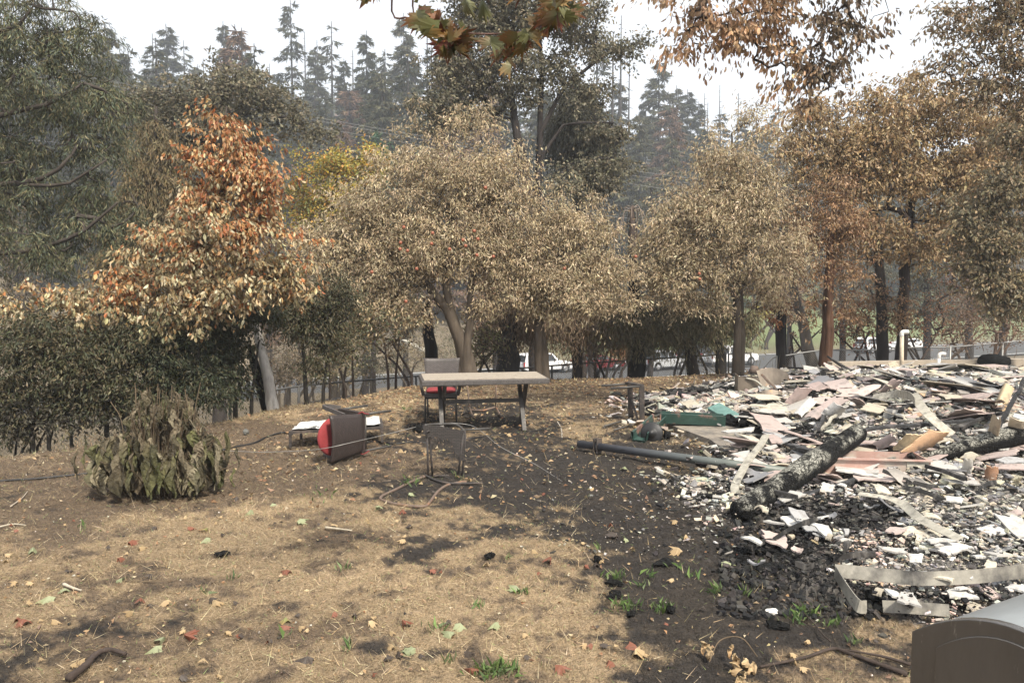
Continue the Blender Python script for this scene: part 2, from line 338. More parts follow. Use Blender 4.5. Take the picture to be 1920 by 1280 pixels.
def grow(mb, trunks, targets, rng, rtip=.006, step=.35, jit=.06, sag=.0, col=(.07, .055, .045), sides=5, power=.48, tsides=9, outw=.5):
    """limbs: every target joins the nearest node of what has grown; trunks = [(points, radii)]"""
    pos = []; par = []; fixr = []; chains = []
    for pts, rad in trunks:
        pts = np.asarray(pts, float); rad = np.asarray(rad, float)
        L = np.concatenate([[0], np.cumsum(np.linalg.norm(np.diff(pts, axis=0), axis=1))]); n = max(3, int(L[-1]/step)+1)
        t = np.linspace(0, L[-1], n); q = np.stack([np.interp(t, L, pts[:, k]) for k in range(3)], 1); rr = np.interp(t, L, rad)
        q[1:-1] += rng.normal(size=(n-2, 3))*rr[1:-1, None]*.10
        ids = []
        for a in range(n):
            pos.append(q[a]); par.append(len(pos)-2 if a else -1); fixr.append(rr[a]); ids.append(len(pos)-1)
        chains.append(('t', ids))
    ntr = len(pos); PA = np.array(pos)
    skip = max(2, int(.12*ntr))
    if len(targets):
        d0 = np.array([np.linalg.norm(PA-t, axis=1).min() for t in targets]); order = np.argsort(d0)
        cap = ntr+int(sum(np.ceil(d0/step)))*3+len(targets)*4; A = np.zeros((cap, 3)); A[:ntr] = PA; n = ntr
        for k in order:
            t = targets[k]; dv = t-A[:n]; d = np.linalg.norm(dv, axis=1)
            cost = d*(1+outw*np.maximum(-dv[:, 2]/(d+1e-6), 0)); 
            b = int(np.argmin(cost)); L = d[b]; m_ = max(2, int(L/step)+1)
            ids = [b]; bend = rng.normal(size=3)*L*jit; 
            for q in range(1, m_+1):
                f = q/m_; p = A[b]+dv[b]*f+bend*math.sin(f*math.pi)+np.array([0, 0, -sag*L*f*f+sag*L*f])+(rng.normal(size=3)*L*.015 if q < m_ else 0)
                if n >= cap: break
                A[n] = p; pos.append(p); par.append(ids[-1]); fixr.append(0); ids.append(n); n += 1
            chains.append(('b', ids))
    N = len(pos); cnt = np.zeros(N)
    for c in chains:
        if c[0] == 'b': cnt[c[1][-1]] += 1
    for a in range(N-1, -1, -1):
        if par[a] >= 0: cnt[par[a]] += cnt[a]
    rad = np.where(np.array(fixr) > 0, fixr, rtip*np.maximum(cnt, 1)**power)
    PA = np.array(pos)
    for kind, ids in chains:
        rr = rad[ids].copy()
        if kind == 'b':
            rr[0] = min(rr[0], rr[1]*1.15); rr[-1] *= .5
            tube(mb, PA[ids], rr, sides, col, caps=False)
        else: tube(mb, PA[ids], rr, tsides, col, wob=.10, rng=rng)
    return PA
def palette_by(p, rng, base, var=.2): return mixc(base, len(p), rng, var)
def foliage(mb, centers, per, spread, L, W, pal, rng, droop=.6, shape=4, colf=None, fold=.12, curl=.2, squash=.8, clvar=.22, upright=.25):
    k = len(centers); n = k*per
    idx = np.repeat(np.arange(k), per)
    nt_ = max(1, per//9); td = rng.normal(size=(k*nt_, 3)); td[:, 2] = td[:, 2]*.7+upright; td = unit(td)*(spread*2.1*(.5+.9*rng.random((k*nt_, 1))))
    j = idx*nt_+rng.integers(0, nt_, n); f = rng.random((n, 1))
    off = td[j]*f+rng.normal(size=(n, 3))*spread*.22; off[:, 2] = off[:, 2]*squash-spread*.5*f[:, 0]**2; p = centers[idx]+off
    ax = unit(rng.normal(size=(n, 3)))*(1-droop)*.9+unit(off+1e-6)*.35+np.array([0, 0, -droop])
    C = mixc(pal, n, rng, .22) if colf is None else colf(p, rng)
    C = C*(1+clvar*(rng.random((k, 1))*2-1))[idx]
    sz = .7+.6*rng.random(n)
    leaves(mb, p, ax, L*sz, W*sz, C, rng, fold, curl, shape)
def strands(mb, centers, per, rng, length, L, W, pal, seg=5, out=.5, colf=None, clvar=.25):
    """hanging fronds: each a chain of narrow blades along a drooping line"""
    k = len(centers); n = k*per; idx = np.repeat(np.arange(k), per)
    d = rng.normal(size=(n, 3)); d[:, 2] = -np.abs(d[:, 2])*.3; d = unit(d)*out; ln = length*(.5+rng.random(n))[:, None]
    cl = 1+clvar*(rng.random((k, 1))*2-1)
    for s_ in range(seg):
        f = (s_+.5)/seg
        p = centers[idx]+rng.normal(size=(n, 3))*.03+d*ln*f+np.array([0, 0, -1])*ln*f*f*.8
        ax = d+np.array([0, 0, -1])*(.4+1.4*f)+rng.normal(size=(n, 3))*.45
        C = (mixc(pal, n, rng, .25) if colf is None else colf(p, rng))*cl[idx]
        leaves(mb, p, ax, L*(.7+.6*rng.random(n)), W, C, rng, .1, .2, 4)
def trunk_px(pts, Y, foot=True):
    """trunk centre line: (x, y, width) in photo pixels at distance Y (or x, y, width, Y)"""
    q = []; rad = []
    for e in pts:
        yy = e[3] if len(e) > 3 else Y
        q.append(P(e[0], e[1], yy)); rad.append(e[2]*yy/F/2)
    if foot:
        b = q[0].copy(); g_ = float(H(b[0], b[1]))-.15
        if b[2] > g_: b[2] = g_; q.insert(0, b); rad.insert(0, rad[0]*1.12)
    return np.array(q), np.array(rad)
def make_tree(name, label, cat, trunks, lobes, rng, ncl, fol, bark=(.07, .055, .045), rtip=.006, jit=.08, sag=0, group=None, extra=None, step=.35, bias=2.0, crown_name='crown', mleaf=None, tgts=None, outw=.5):
    b = trunks[0][0][0]
    root = empty(name, b, 0, label, cat, group)
    T = sample_lobes(lobes, ncl, rng, bias) if tgts is None else tgts
    tm = MB(); grow(tm, trunks, T, rng, rtip=rtip, jit=jit, sag=sag, col=np.array(bark), step=step, outw=outw)
    for v in tm.V: v -= b
    tm.build('trunk', M_bark, root, True)
    cm = MB(); fol(cm, T)
    if extra is not None: extra(cm)
    if cm.n:
        for v in cm.V: v -= b
        cm.build(crown_name, mleaf or M_leaf, root)
    return root
def R_(s): return np.random.default_rng(s)
TAN = [(.44, .355, .225), (.35, .275, .17), (.52, .44, .30), (.26, .20, .125), (.39, .315, .205)]
# --- far conifers: prototypes, then copies
def conifer_proto(name, rng, h=40, dens=1.0, wid=4.6, pal=((.05, .06, .042),), start=.12, bare=.0, trunkc=(.05, .045, .042), droop=.25):
    root = empty(name, (0, 0, 0)); tm = MB(); cm = MB()
    tube(tm, [(0, 0, -2), (0, 0, h*.5), (.1, 0, h)], [h*.011, h*.0065, h*.0012], 7, trunkc)
    z = h*start; B = []
    while z < h*.985:
        f = (z-h*start)/(h*(1-start)); L = wid*((1-f)**.75)*(.55+.6*rng.random())*(1 if f > .12 else .6+.4*f/.12)+.35
        B.append((z, L, rng.random()*6.28)); z += h*.0065*(1+.8*rng.random())/max(dens, .35)
    for z, L, a in B:
        d = np.array([math.cos(a), math.sin(a), -.10-droop*rng.random()]); n = max(3, int(L/.5))
        up = .12*L
        pts = np.array([[d[0]*L*t, d[1]*L*t, z+d[2]*L*t+up*math.sin(t*2.4)*.6] for t in np.linspace(0, 1, 5)])
        tube(tm, pts, np.linspace(.05, .012, 5), 3, trunkc, caps=False)
        if rng.random() < bare: continue
        k = int((16+L*26)*min(dens, 1.3)); t = rng.random(k)**.7; side = np.array([-d[1], d[0], 0])
        p = np.stack([np.interp(t, np.linspace(0, 1, 5), pts[:, q]) for q in range(3)], 1)
        wdt = (.15+.28*L*(1-t*.6))[:, None]*(rng.random((k, 1))*2-1); p = p+side*wdt*.8
        ax = d*.5+side*np.sign(wdt)*.6+np.array([0, 0, -.45])+rng.normal(size=(k, 3))*.25
        leaves(cm, p, ax, 1.0*(.5+.8*rng.random(k)), .17, mixc(pal, k, rng, .3), rng, .1, .2, 4)
    tm.build('trunk', M_bark, root)
    if cm.n: cm.build('crown', M_needle, root)
    return root
GRN = [(.055, .065, .04), (.075, .08, .045), (.045, .055, .033), (.09, .085, .05)]
BRN = [(.17, .11, .075), (.13, .085, .06), (.20, .13, .09)]
OLV = [(.10, .10, .06), (.075, .085, .05), (.13, .12, .075)]
protos = {
 'full': conifer_proto('conifer', R_(1), 40, 1.25, 5.6, GRN, .10),
 'tall': conifer_proto('conifer', R_(2), 42, .8, 6.4, GRN, .22, .12),
 'thin': conifer_proto('conifer', R_(3), 40, .6, 4.6, GRN, .35, .35),
 'brown': conifer_proto('conifer', R_(4), 30, 1.1, 5.6, BRN, .08, .05),
 'olive': conifer_proto('conifer', R_(5), 38, 1.1, 7.2, OLV, .06),
 'snag': conifer_proto('dead_conifer', R_(6), 36, .35, 1.7, GRN, .4, 1.0)}
usedp = set()
GRP = {'full': ('dark green conifer standing in the hazy forest beyond the road', 'dark green conifers of the far forest'), 'tall': ('tall ragged conifer standing in the hazy forest beyond the road', 'ragged conifers of the far forest'), 'thin': ('thin half bare conifer standing in the hazy forest beyond the road', 'thin half bare conifers of the far forest'),
 'brown': ('scorched brown conifer standing in the hazy forest beyond the road', 'scorched conifers of the far forest'), 'olive': ('broad olive green conifer standing in the hazy forest beyond the road', 'broad olive conifers of the far forest'), 'snag': ('bare dead trunk standing in the hazy forest beyond the road', 'bare dead trunks of the far forest')}
PH = {'full': 40, 'tall': 42, 'thin': 40, 'brown': 30, 'olive': 38, 'snag': 36}
rngc = R_(11)
def place_con(kind, X, Y, h, label=None, group=None):
    o = protos[kind]
    if kind in usedp: o = copy_tree(o)
    usedp.add(kind)
    z = float(H(X, Y))-.5
    s_ = h/PH[kind]; o.location = (X, Y, z); o.scale = (s_*(.85+.3*rngc.random()),)*2+(s_,); o.rotation_euler = (0, 0, rngc.random()*6.28)
    tag(o, label or GRP[kind][0], 'dead tree' if kind == 'snag' else 'conifer', group or GRP[kind][1])
def con_px(kind, x, ytop, Y, label=None):
    p = P(x, ytop, Y); place_con(kind, p[0], p[1], p[2]-float(H(p[0], p[1]))+.5, label, 'conifers that rise above the skyline' if label else None)
con_px('tall', 545, -5, 135, 'tallest hazy conifer, its tip the highest left of the twin dark firs')
con_px('thin', 620, 40, 140, 'narrow hazy fir between the tallest conifer and the dark fir')
con_px('full', 686, 58, 130, 'dense dark fir just left of the airy conifer')
con_px('olive', 756, 24, 128, 'airy pale conifer between the dark fir and the big oak crown')
con_px('full', 312, 45, 150, 'hazy conifer with pointed top above the far oak on the left')
con_px('thin', 345, 76, 150, 'shorter hazy conifer close beside the pointed one')
con_px('thin', 285, 62, 155, 'ragged hazy conifer just right of the big cedar')
con_px('full', 418, 40, 145, 'lone small topped conifer above the orange leaved tree')
con_px('olive', 1237, 112, 135, 'broad hazy conifer in the gap right of the big oak')
con_px('full', 1290, 168, 150, 'rounded hazy conifer beside the broad one in the gap')
con_px('brown', 655, 160, 118, 'brown scorched conifer in front of the dark fir')
for x, y, Y in [(470, 95, 140), (505, 120, 150), (595, 75, 140), (705, 110, 135), (1350, 160, 160), (1385, 175, 150), (1322, 175, 150), (1150, 60, 120), (1180, 100, 130), (1120, 50, 125), (800, 30, 130), (1420, 190, 150), (1255, 190, 140), (380, 110, 145), (570, 60, 150), (660, 95, 150), (1460, 180, 140), (1165, 30, 125)]:
    con_px('snag' if rngc.random() < .75 else 'thin', x, y, Y)
for x, y, Y, k in [(455, 105, 150, 'full'), (505, 130, 145, 'olive'), (590, 88, 150, 'full'), (722, 92, 145, 'tall'), (645, 110, 140, 'full'), (775, 110, 140, 'full'), (1212, 165, 150, 'full'), (1268, 160, 150, 'olive'), (1310, 190, 150, 'full'), (1352, 205, 140, 'tall'), (1395, 215, 140, 'full'), (1440, 225, 135, 'olive'), (1500, 230, 140, 'full'), (1160, 150, 140, 'full'), (230, 100, 150, 'full'), (370, 120, 150, 'olive'), (480, 200, 110, 'olive'), (585, 190, 112, 'olive'), (525, 150, 125, 'full'), (735, 190, 110, 'full'), (640, 230, 100, 'brown'), (1200, 210, 105, 'olive'), (1260, 250, 100, 'olive'), (1150, 270, 110, 'full'), (1330, 240, 120, 'olive'), (1420, 230, 120, 'full'), (700, 200, 105, 'tall'), (820, 150, 120, 'full'), (1480, 250, 120, 'olive'), (1560, 200, 125, 'full'), (1700, 160, 130, 'full'), (1840, 150, 130, 'olive'), (400, 200, 110, 'full'), (220, 120, 120, 'full'), (100, 100, 120, 'olive'), (1100, 200, 115, 'olive'), (1020, 180, 120, 'full'), (930, 150, 125, 'full')]:
    con_px(k, x, y, Y)
kinds = ['full', 'tall', 'thin', 'olive', 'brown', 'snag']
cnt = 0
for t in range(4000):
    if cnt >= 300: break
    Y = 92+130*rngc.random()**1.4; u = (rngc.random()*2-1)*.78; X = u*Y; s_ = (Y-67-.5*X)*.894
    if s_ < 26: continue
    if X > 14 and s_ < 55 and 0.25 < u < .42: continue
    k = rngc.choice(kinds, p=[.34, .18, .08, .24, .12, .04]); place_con(k, X, Y, (20 if Y < 125 else 17)+14*rngc.random()); cnt += 1
# far wooded hillside: one mass nobody could count
wm = MB(); rw = R_(21); n = 8000
Y = 230+320*rw.random(n); X = (rw.random(n)*2-1)*.85*Y; Zh = H(X, Y); hh = 9+11*rw.random(n)
P0 = np.stack([X, Y, Zh], 1)
for q in range(9):
    f = q/9; p = P0+np.stack([rw.normal(size=n)*.3, rw.normal(size=n)*.3, hh*(.15+.85*f)], 1)
    a = rw.random(n)*6.28; ax = np.stack([np.cos(a), np.sin(a), -.6*np.ones(n)], 1)
    for q2 in range(2):
        leaves(wm, p, ax*[[1, 1, 1]] if q2 else ax*[[-1, -1, 1]], (1-f)*3.6+.8, (1-f)*2.6+.6, mixc(GRN+BRN[:1], n, rw, .3), rw, .1, .2, 4)
o = wm.build('far_forest', M_needle); tag(o, 'blue hazy forest covering the far ridge', 'forest', kind='stuff')
# ------------------------------------------------------------------ the trees round the yard
def T_(pts, Y): return trunk_px(pts, Y)
def lobes_(L, Y, sc_=1.0): return [lobe(a, b, c*sc_, d*sc_, Y+(e[0] if e else 0)) for a, b, c, d, *e in L]
# big cedar on the left
r1 = R_(101)
CED = [(.10, .11, .062), (.065, .075, .048), (.15, .15, .085), (.085, .105, .072), (.16, .14, .08)]
L = lobes_([(40, 60, 190, 90), (150, 60, 70, 70), (110, 200, 150, 100), (30, 330, 180, 90), (190, 250, 75, 80), (190, 400, 90, 80), (80, 450, 170, 60), (-60, 200, 120, 250), (210, 170, 40, 60)], 15)
make_tree('cedar_tree', 'big grey green cedar with drooping fronds at the left edge', 'cedar', [T_([(-90, 830, 60), (-70, 400, 50), (-40, 0, 34), (-20, -250, 14)], 15.5)]+[trunk_px(q, 14.2, False) for q in ([(-60, 230, 12), (20, 212, 10), (90, 196, 8), (150, 160, 4)], [(-60, 60, 10), (10, 62, 8), (50, 40, 6), (64, 10, 3)], [(-70, 350, 12), (30, 345, 10), (100, 330, 8), (135, 290, 5)], [(-70, 480, 11), (60, 470, 9), (150, 440, 7), (220, 380, 4)], [(10, 345, 8), (120, 350, 6), (200, 300, 3)])], L, r1, 640,
          lambda cm, T: strands(cm, T, 20, r1, .30, .10, .013, CED, 5, 1.0, clvar=.6), bark=(.05, .042, .036), jit=.18, sag=-.25, rtip=.007, crown_name='crown', mleaf=M_needle)
# leafy tree with the orange top
r2 = R_(102)
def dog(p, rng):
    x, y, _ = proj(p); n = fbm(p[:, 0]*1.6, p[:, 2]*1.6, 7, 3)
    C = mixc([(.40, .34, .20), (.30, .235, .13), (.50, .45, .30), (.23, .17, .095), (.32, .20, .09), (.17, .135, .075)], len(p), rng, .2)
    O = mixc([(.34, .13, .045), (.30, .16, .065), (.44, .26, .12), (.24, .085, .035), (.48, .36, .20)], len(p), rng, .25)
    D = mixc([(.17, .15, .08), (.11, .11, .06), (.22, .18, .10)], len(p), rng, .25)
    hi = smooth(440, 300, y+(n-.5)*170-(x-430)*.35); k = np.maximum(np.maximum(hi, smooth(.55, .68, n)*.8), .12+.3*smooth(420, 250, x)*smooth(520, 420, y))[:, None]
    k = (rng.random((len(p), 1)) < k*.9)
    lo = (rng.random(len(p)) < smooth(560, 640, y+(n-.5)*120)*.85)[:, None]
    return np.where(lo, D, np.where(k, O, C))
L = lobes_([(424, 170, 9, 30), (422, 195, 14, 34), (418, 225, 26, 34), (455, 235, 14, 30), (405, 262, 50, 38), (460, 285, 50, 45), (500, 330, 40, 30), (345, 290, 26, 26), (420, 340, 75, 50), (500, 365, 60, 42, .2), (395, 415, 95, 50), (480, 440, 95, 60), (330, 470, 70, 42), (250, 525, 75, 32), (130, 560, 95, 26), (20, 575, 60, 24), (420, 520, 120, 55), (540, 520, 65, 70, .3), (330, 580, 110, 40), (200, 605, 80, 28)], 11.5)
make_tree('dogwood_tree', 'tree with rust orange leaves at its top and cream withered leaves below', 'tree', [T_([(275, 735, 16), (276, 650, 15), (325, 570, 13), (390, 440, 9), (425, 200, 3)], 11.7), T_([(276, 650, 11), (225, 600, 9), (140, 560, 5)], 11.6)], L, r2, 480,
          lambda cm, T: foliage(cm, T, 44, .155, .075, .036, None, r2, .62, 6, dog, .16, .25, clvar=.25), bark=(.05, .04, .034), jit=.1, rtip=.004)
# dark evergreen shrubs under it
LAU = [(.045, .055, .028), (.032, .042, .022), (.06, .06, .032), (.075, .065, .035), (.035, .045, .026)]
LAB = [(.06, .062, .032), (.08, .075, .04), (.045, .052, .027), (.13, .11, .065), (.07, .055, .03)]
for k, (lab, x, y0, Yd, LL, pal) in enumerate([
    ('dark leafy shrub with brown patches filling the far left below the cedar', 60, 800, 11.0, [(40, 650, 80, 50), (110, 630, 60, 50), (20, 740, 80, 60), (130, 700, 60, 70), (30, 800, 40, 24)], LAB),
    ('dark shrub with thin bare stems left of the wilted plant', 200, 800, 11.2, [(180, 670, 70, 45), (230, 640, 60, 40), (150, 750, 60, 45), (235, 740, 60, 50)], LAB),
    ('dense dark green shrub just behind the wilted plant', 330, 790, 11.6, [(330, 690, 70, 55), (300, 640, 70, 35), (390, 720, 55, 50), (300, 750, 60, 40)], LAU),
    ('dense dark green shrub between the wilted plant and the pale leaning post', 440, 760, 12.6, [(425, 650, 50, 55), (400, 620, 60, 50), (425, 715, 40, 40), (485, 590, 45, 30)], LAU),
    ('drooping olive shrub spreading right of the pale leaning post', 575, 735, 13.6, [(570, 600, 60, 45), (615, 640, 36, 40), (545, 560, 60, 45), (620, 560, 50, 50), (590, 690, 22, 25)], LAB)]):
    rr = R_(110+k); L = lobes_(LL, Yd)
    make_tree('evergreen_shrub', lab, 'shrub', [T_([(x, y0, 9), (x-6, 660, 6), (x-16, 560, 3)], Yd), T_([(x+30, y0, 7), (x+45, 640, 3)], Yd)], L, rr, 230,
              lambda cm, T: foliage(cm, T, 62, .17, .068, .024, pal, rr, .5, 4, None, .1, .2, clvar=.3), bark=(.03, .027, .024), rtip=.005, group='dark shrubs along the left edge of the yard')
# oaks behind on the left
r4 = R_(104)
OAK = [(.13, .12, .075), (.10, .095, .06), (.17, .15, .095), (.20, .17, .11)]
L = lobes_([(350, 195, 80, 50), (430, 165, 75, 42), (505, 195, 50, 45), (300, 240, 55, 60), (400, 245, 90, 50), (555, 225, 35, 30), (250, 170, 40, 50), (600, 250, 30, 16), (480, 150, 30, 20)], 28)
make_tree('oak_tree', 'dull olive oak rising behind the orange topped tree', 'oak', [T_([(410, 720, 26), (405, 420, 22), (395, 260, 14), (380, 160, 6)], 28)], L, r4, 260,
          lambda cm, T: foliage(cm, T, 70, .34, .13, .075, OAK, r4, .3, 4, clvar=.25), bark=(.05, .042, .038), rtip=.014, jit=.15, step=.6)
r5 = R_(105)
L = lobes_([(300, 300, 50, 90), (270, 400, 60, 110), (330, 420, 50, 80), (240, 480, 60, 60)], 21)
make_tree('cypress_tree', 'ochre brown drooping conifer between the cedar and the orange topped tree', 'conifer', [T_([(290, 760, 30), (292, 200, 5)], 21)], L, r5, 230,
          lambda cm, T: strands(cm, T, 26, r5, .7, .16, .026, [(.16, .13, .07), (.12, .10, .06), (.20, .15, .08)], 5, .7), bark=(.05, .04, .035), mleaf=M_needle)
r6 = R_(106)
L = lobes_([(600, 320, 40, 35), (655, 315, 45, 45), (640, 380, 60, 50), (580, 380, 45, 50), (560, 295, 20, 18), (700, 300, 30, 30)], 30)
make_tree('maple_tree', 'tree with bright yellow leaves left of the big fruit tree', 'tree', [T_([(625, 720, 16), (622, 380, 10), (640, 290, 3)], 30)], L, r6, 170,
          lambda cm, T: foliage(cm, T, 55, .30, .12, .07, [(.50, .38, .06), (.42, .33, .08), (.36, .32, .09), (.48, .25, .06), (.25, .26, .09)], r6, .35, 4), bark=(.06, .05, .04), rtip=.01, step=.6)
L = lobes_([(705, 285, 22, 26), (695, 330, 26, 30)], 34); r6b = R_(1066)
make_tree('young_conifer', 'small green conifer top just right of the yellow tree', 'conifer', [T_([(700, 700, 10), (702, 260, 2)], 34)], L, r6b, 50,
          lambda cm, T: foliage(cm, T, 60, .3, .22, .03, [(.07, .13, .08), (.05, .10, .06)], r6b, .2, 4), bark=(.05, .04, .035), rtip=.01, step=.6, mleaf=M_needle)
# fruit trees with tan withered leaves
def fruit_tree(lab, Y, trunks, LL, seed, ncl, per, apples=(), spread=.17):
    rr = R_(seed); L = lobes_(LL, Y)
    root = make_tree('fruit_tree', lab, 'fruit tree', trunks, L, rr, ncl, lambda cm, T: foliage(cm, T, per, spread*1.45, .080, .022, TAN, rr, .55, 4, None, .15, .25, clvar=.3, upright=.95),
                     bark=(.085, .068, .052), rtip=.0045, jit=.12, sag=-.1, group='fruit trees in a row along the fence')
    for (ax, ay) in apples:
        a = MB(); c = P(ax, ay, Y-1.2)-np.array(root.location); uv = np.linspace(0, math.pi, 8)
        q = [(c+np.array([0, 0, -.032*math.cos(t)])) for t in uv]; rad = [.031*math.sin(t)**.8+.001 for t in uv]; tube(a, q, rad, 10, (.26, .085, .045))
        a.build('apple', M_fruit, root, True)
    return root
M_fruit = mat('fruit_skin', attr=True, rough=.45, nscale=30, namp=.3)
AP = [(757, 426), (751, 455), (750, 467), (811, 437), (809, 457), (781, 504), (873, 461), (868, 450), (889, 433), (896, 448), (894, 478), (925, 481), (843, 467), (697, 510), (669, 547), (761, 565), (764, 470), (910, 352)]
tr = [T_([(880, 705, 34), (868, 650, 28), (845, 590, 20), (800, 535, 14), (770, 460, 7)], 15.6), T_([(868, 655, 22), (840, 565, 16), (833, 500, 13), (850, 400, 8), (870, 280, 4)], 15.6), T_([(874, 650, 18), (884, 590, 14), (882, 540, 12), (905, 440, 8), (930, 340, 4)], 15.5)]
fruit_tree('broad tan leaved fruit tree with red apples and a forked trunk', 15.6, tr,
           [(785, 240, 14, 48), (820, 250, 12, 40), (860, 232, 14, 44), (905, 240, 14, 46), (935, 280, 16, 46), (745, 290, 18, 50), (700, 320, 18, 46), (970, 310, 16, 44), (990, 290, 10, 34), (780, 320, 60, 50), (870, 320, 80, 55), (690, 400, 70, 60), (800, 410, 110, 70), (930, 390, 90, 75), (640, 470, 60, 60), (720, 500, 110, 60), (850, 480, 110, 55), (950, 480, 70, 50), (620, 540, 45, 60), (700, 570, 80, 40), (590, 460, 40, 60), (940, 545, 55, 40), (770, 585, 55, 26), (900, 585, 45, 26)], 120, 1250, 50, AP)
fruit_tree('small tan leaved fruit tree with mottled grey trunk past the right end of the table', 16.2, [T_([(1022, 705, 23), (1014, 640, 21), (1008, 580, 18), (1040, 500, 12), (1070, 410, 5)], 16.4), T_([(1010, 590, 14), (1080, 540, 9), (1140, 460, 4)], 16.3)],
           [(1050, 425, 65, 40), (1010, 480, 80, 55), (1105, 445, 55, 45), (1140, 500, 50, 40), (1060, 530, 110, 45), (985, 540, 55, 45), (1120, 380, 14, 26), (1045, 378, 18, 24), (1080, 370, 10, 24), (1110, 570, 75, 32), (1030, 580, 50, 24)], 121, 620, 46, [(1192, 481), (1058, 503)])
fruit_tree('tall tan leaved fruit tree with upright spires and a straight brown trunk', 17.0, [T_([(1383, 700, 24), (1385, 620, 22), (1384, 560, 19), (1378, 450, 12), (1372, 250, 3)], 17.2), T_([(1384, 560, 12), (1320, 480, 8), (1260, 420, 4)], 17), T_([(1384, 550, 12), (1440, 470, 8), (1460, 300, 3)], 17)],
           [(1372, 235, 9, 50), (1395, 215, 7, 40), (1415, 225, 9, 50), (1455, 245, 9, 55), (1300, 300, 14, 60), (1335, 270, 12, 50), (1475, 300, 12, 50), (1270, 350, 14, 50), (1380, 320, 70, 55), (1350, 395, 95, 60), (1430, 390, 60, 65), (1280, 430, 75, 60), (1380, 470, 115, 60), (1235, 475, 48, 45), (1430, 530, 70, 40), (1300, 530, 90, 38), (1500, 480, 40, 50), (1240, 530, 60, 45), (1310, 575, 60, 24), (1440, 570, 45, 24)], 122, 1020, 48, [(1311, 513), (1312, 523)])
# low drooping cedars and the charred trunks in front of the road
BLK = (.012, .011, .011)
YEW = [(.16, .135, .075), (.12, .10, .06), (.20, .17, .10), (.10, .095, .055)]
YWB = [(.17, .12, .08), (.13, .095, .065), (.20, .15, .10)]
for k, (lab, tp, LL, pal, Y, bk, n) in enumerate([
    ('scorched conifer with a wide ribbed charred trunk left of the white van', [(950, 698, 44), (948, 590, 40), (945, 450, 26), (940, 380, 10)], [(950, 580, 40, 32), (985, 600, 34, 34), (975, 560, 40, 30), (925, 560, 25, 22)], YWB, 18.5, (.045, .042, .042), 90),
    ('scorched cedar with brown hanging fronds on a thin dark trunk', [(1083, 700, 20), (1082, 600, 18), (1080, 430, 8)], [(1070, 600, 55, 35), (1110, 580, 55, 40), (1045, 610, 36, 30), (1085, 630, 25, 18)], YWB, 19, (.03, .026, .024), 95),
    ('olive drooping cedar on a thick coal black trunk', [(1197, 708, 30), (1194, 640, 26), (1190, 560, 22), (1186, 470, 14)], [(1190, 590, 55, 35), (1150, 600, 40, 32), (1230, 600, 45, 42), (1180, 625, 34, 20)], YEW, 18.8, BLK, 105),
    ('olive drooping cedar leaning over the silver car', [(1300, 700, 26), (1292, 640, 18), (1275, 570, 12), (1270, 500, 6)], [(1270, 600, 50, 40), (1310, 580, 50, 35), (1270, 622, 22, 18)], YEW, 19.4, (.04, .034, .028), 90),
    ('shaggy brown green conifer in front of the white pickup', [(1352, 700, 20), (1348, 640, 15), (1346, 520, 6)], [(1345, 585, 45, 34), (1325, 615, 18, 20), (1370, 600, 20, 18), (1410, 600, 22, 26)], YEW, 19.8, (.03, .027, .024), 90)]):
    rr = R_(130+k)
    make_tree('scorched_cedar', lab, 'conifer', [T_(tp, Y)], lobes_(LL, Y), rr, n, lambda cm, T: strands(cm, T, 20, rr, .55, .12, .016, pal, 5, .6), bark=bk, rtip=.007, jit=.2, sag=-.3, mleaf=M_needle, group='scorched cedars beside the fence')
def bare(name, lab, trunks, bark, seed, lobes=None, n=0, pal=None, cat='burnt tree', group=None, per=20, spread=.2, LL=.08, WW=.03, rtip=.006, jit=.15, shape=4, droop=.5, bias=2.0):
    rr = R_(seed)
    return make_tree(name, lab, cat, trunks, lobes or [(trunks[0][0][-1], np.array([.5, .5, .5]))], rr, n,
                     (lambda cm, T: foliage(cm, T, per, spread, LL, WW, pal, rr, droop, shape)) if pal else (lambda cm, T: None), bark=bark, rtip=rtip, jit=jit, group=group, bias=bias)
bare('burnt_tree', 'coal black broken trunk behind the left shoulder of the standing chair', [T_([(810, 690, 26), (806, 640, 24), (803, 590, 18)], 17.5)], BLK, 140, lobes_([(810, 560, 30, 30)], 17.5), 8)
bare('burnt_tree', 'black trunk pair right of the white pickup behind the open gate', [T_([(1463, 700, 17), (1462, 560, 16), (1458, 430, 10)], 21), T_([(1471, 700, 9), (1470, 560, 8)], 21.2)], (.022, .02, .02), 141, lobes_([(1452, 600, 16, 18), (1450, 560, 30, 30)], 20.6), 30, [(.30, .13, .05), (.22, .10, .05)], per=30, spread=.12)
bare('burnt_tree', 'coal black forked trunk in front of the white pickup window', [T_([(1353, 700, 9), (1351, 660, 10), (1350, 560, 8)], 20.4), T_([(1353, 700, 7), (1343, 640, 6), (1341, 560, 5)], 20.4)], BLK, 1401)
bare('grey_tree', 'leaning grey trunk between the black pair and the red brown trunk', [T_([(1524, 690, 24), (1508, 620, 20), (1490, 550, 15), (1470, 430, 8)], 22)], (.14, .125, .11), 142, lobes_([(1480, 420, 50, 60), (1500, 350, 40, 60)], 22), 60, [(.30, .23, .14), (.26, .19, .12)], per=50, spread=.22)
RUST = [(.28, .16, .08), (.22, .13, .07), (.34, .22, .12), (.26, .18, .11)]
GOLD = [(.36, .26, .14), (.29, .20, .11), (.42, .33, .19), (.24, .175, .10), (.32, .21, .10)]
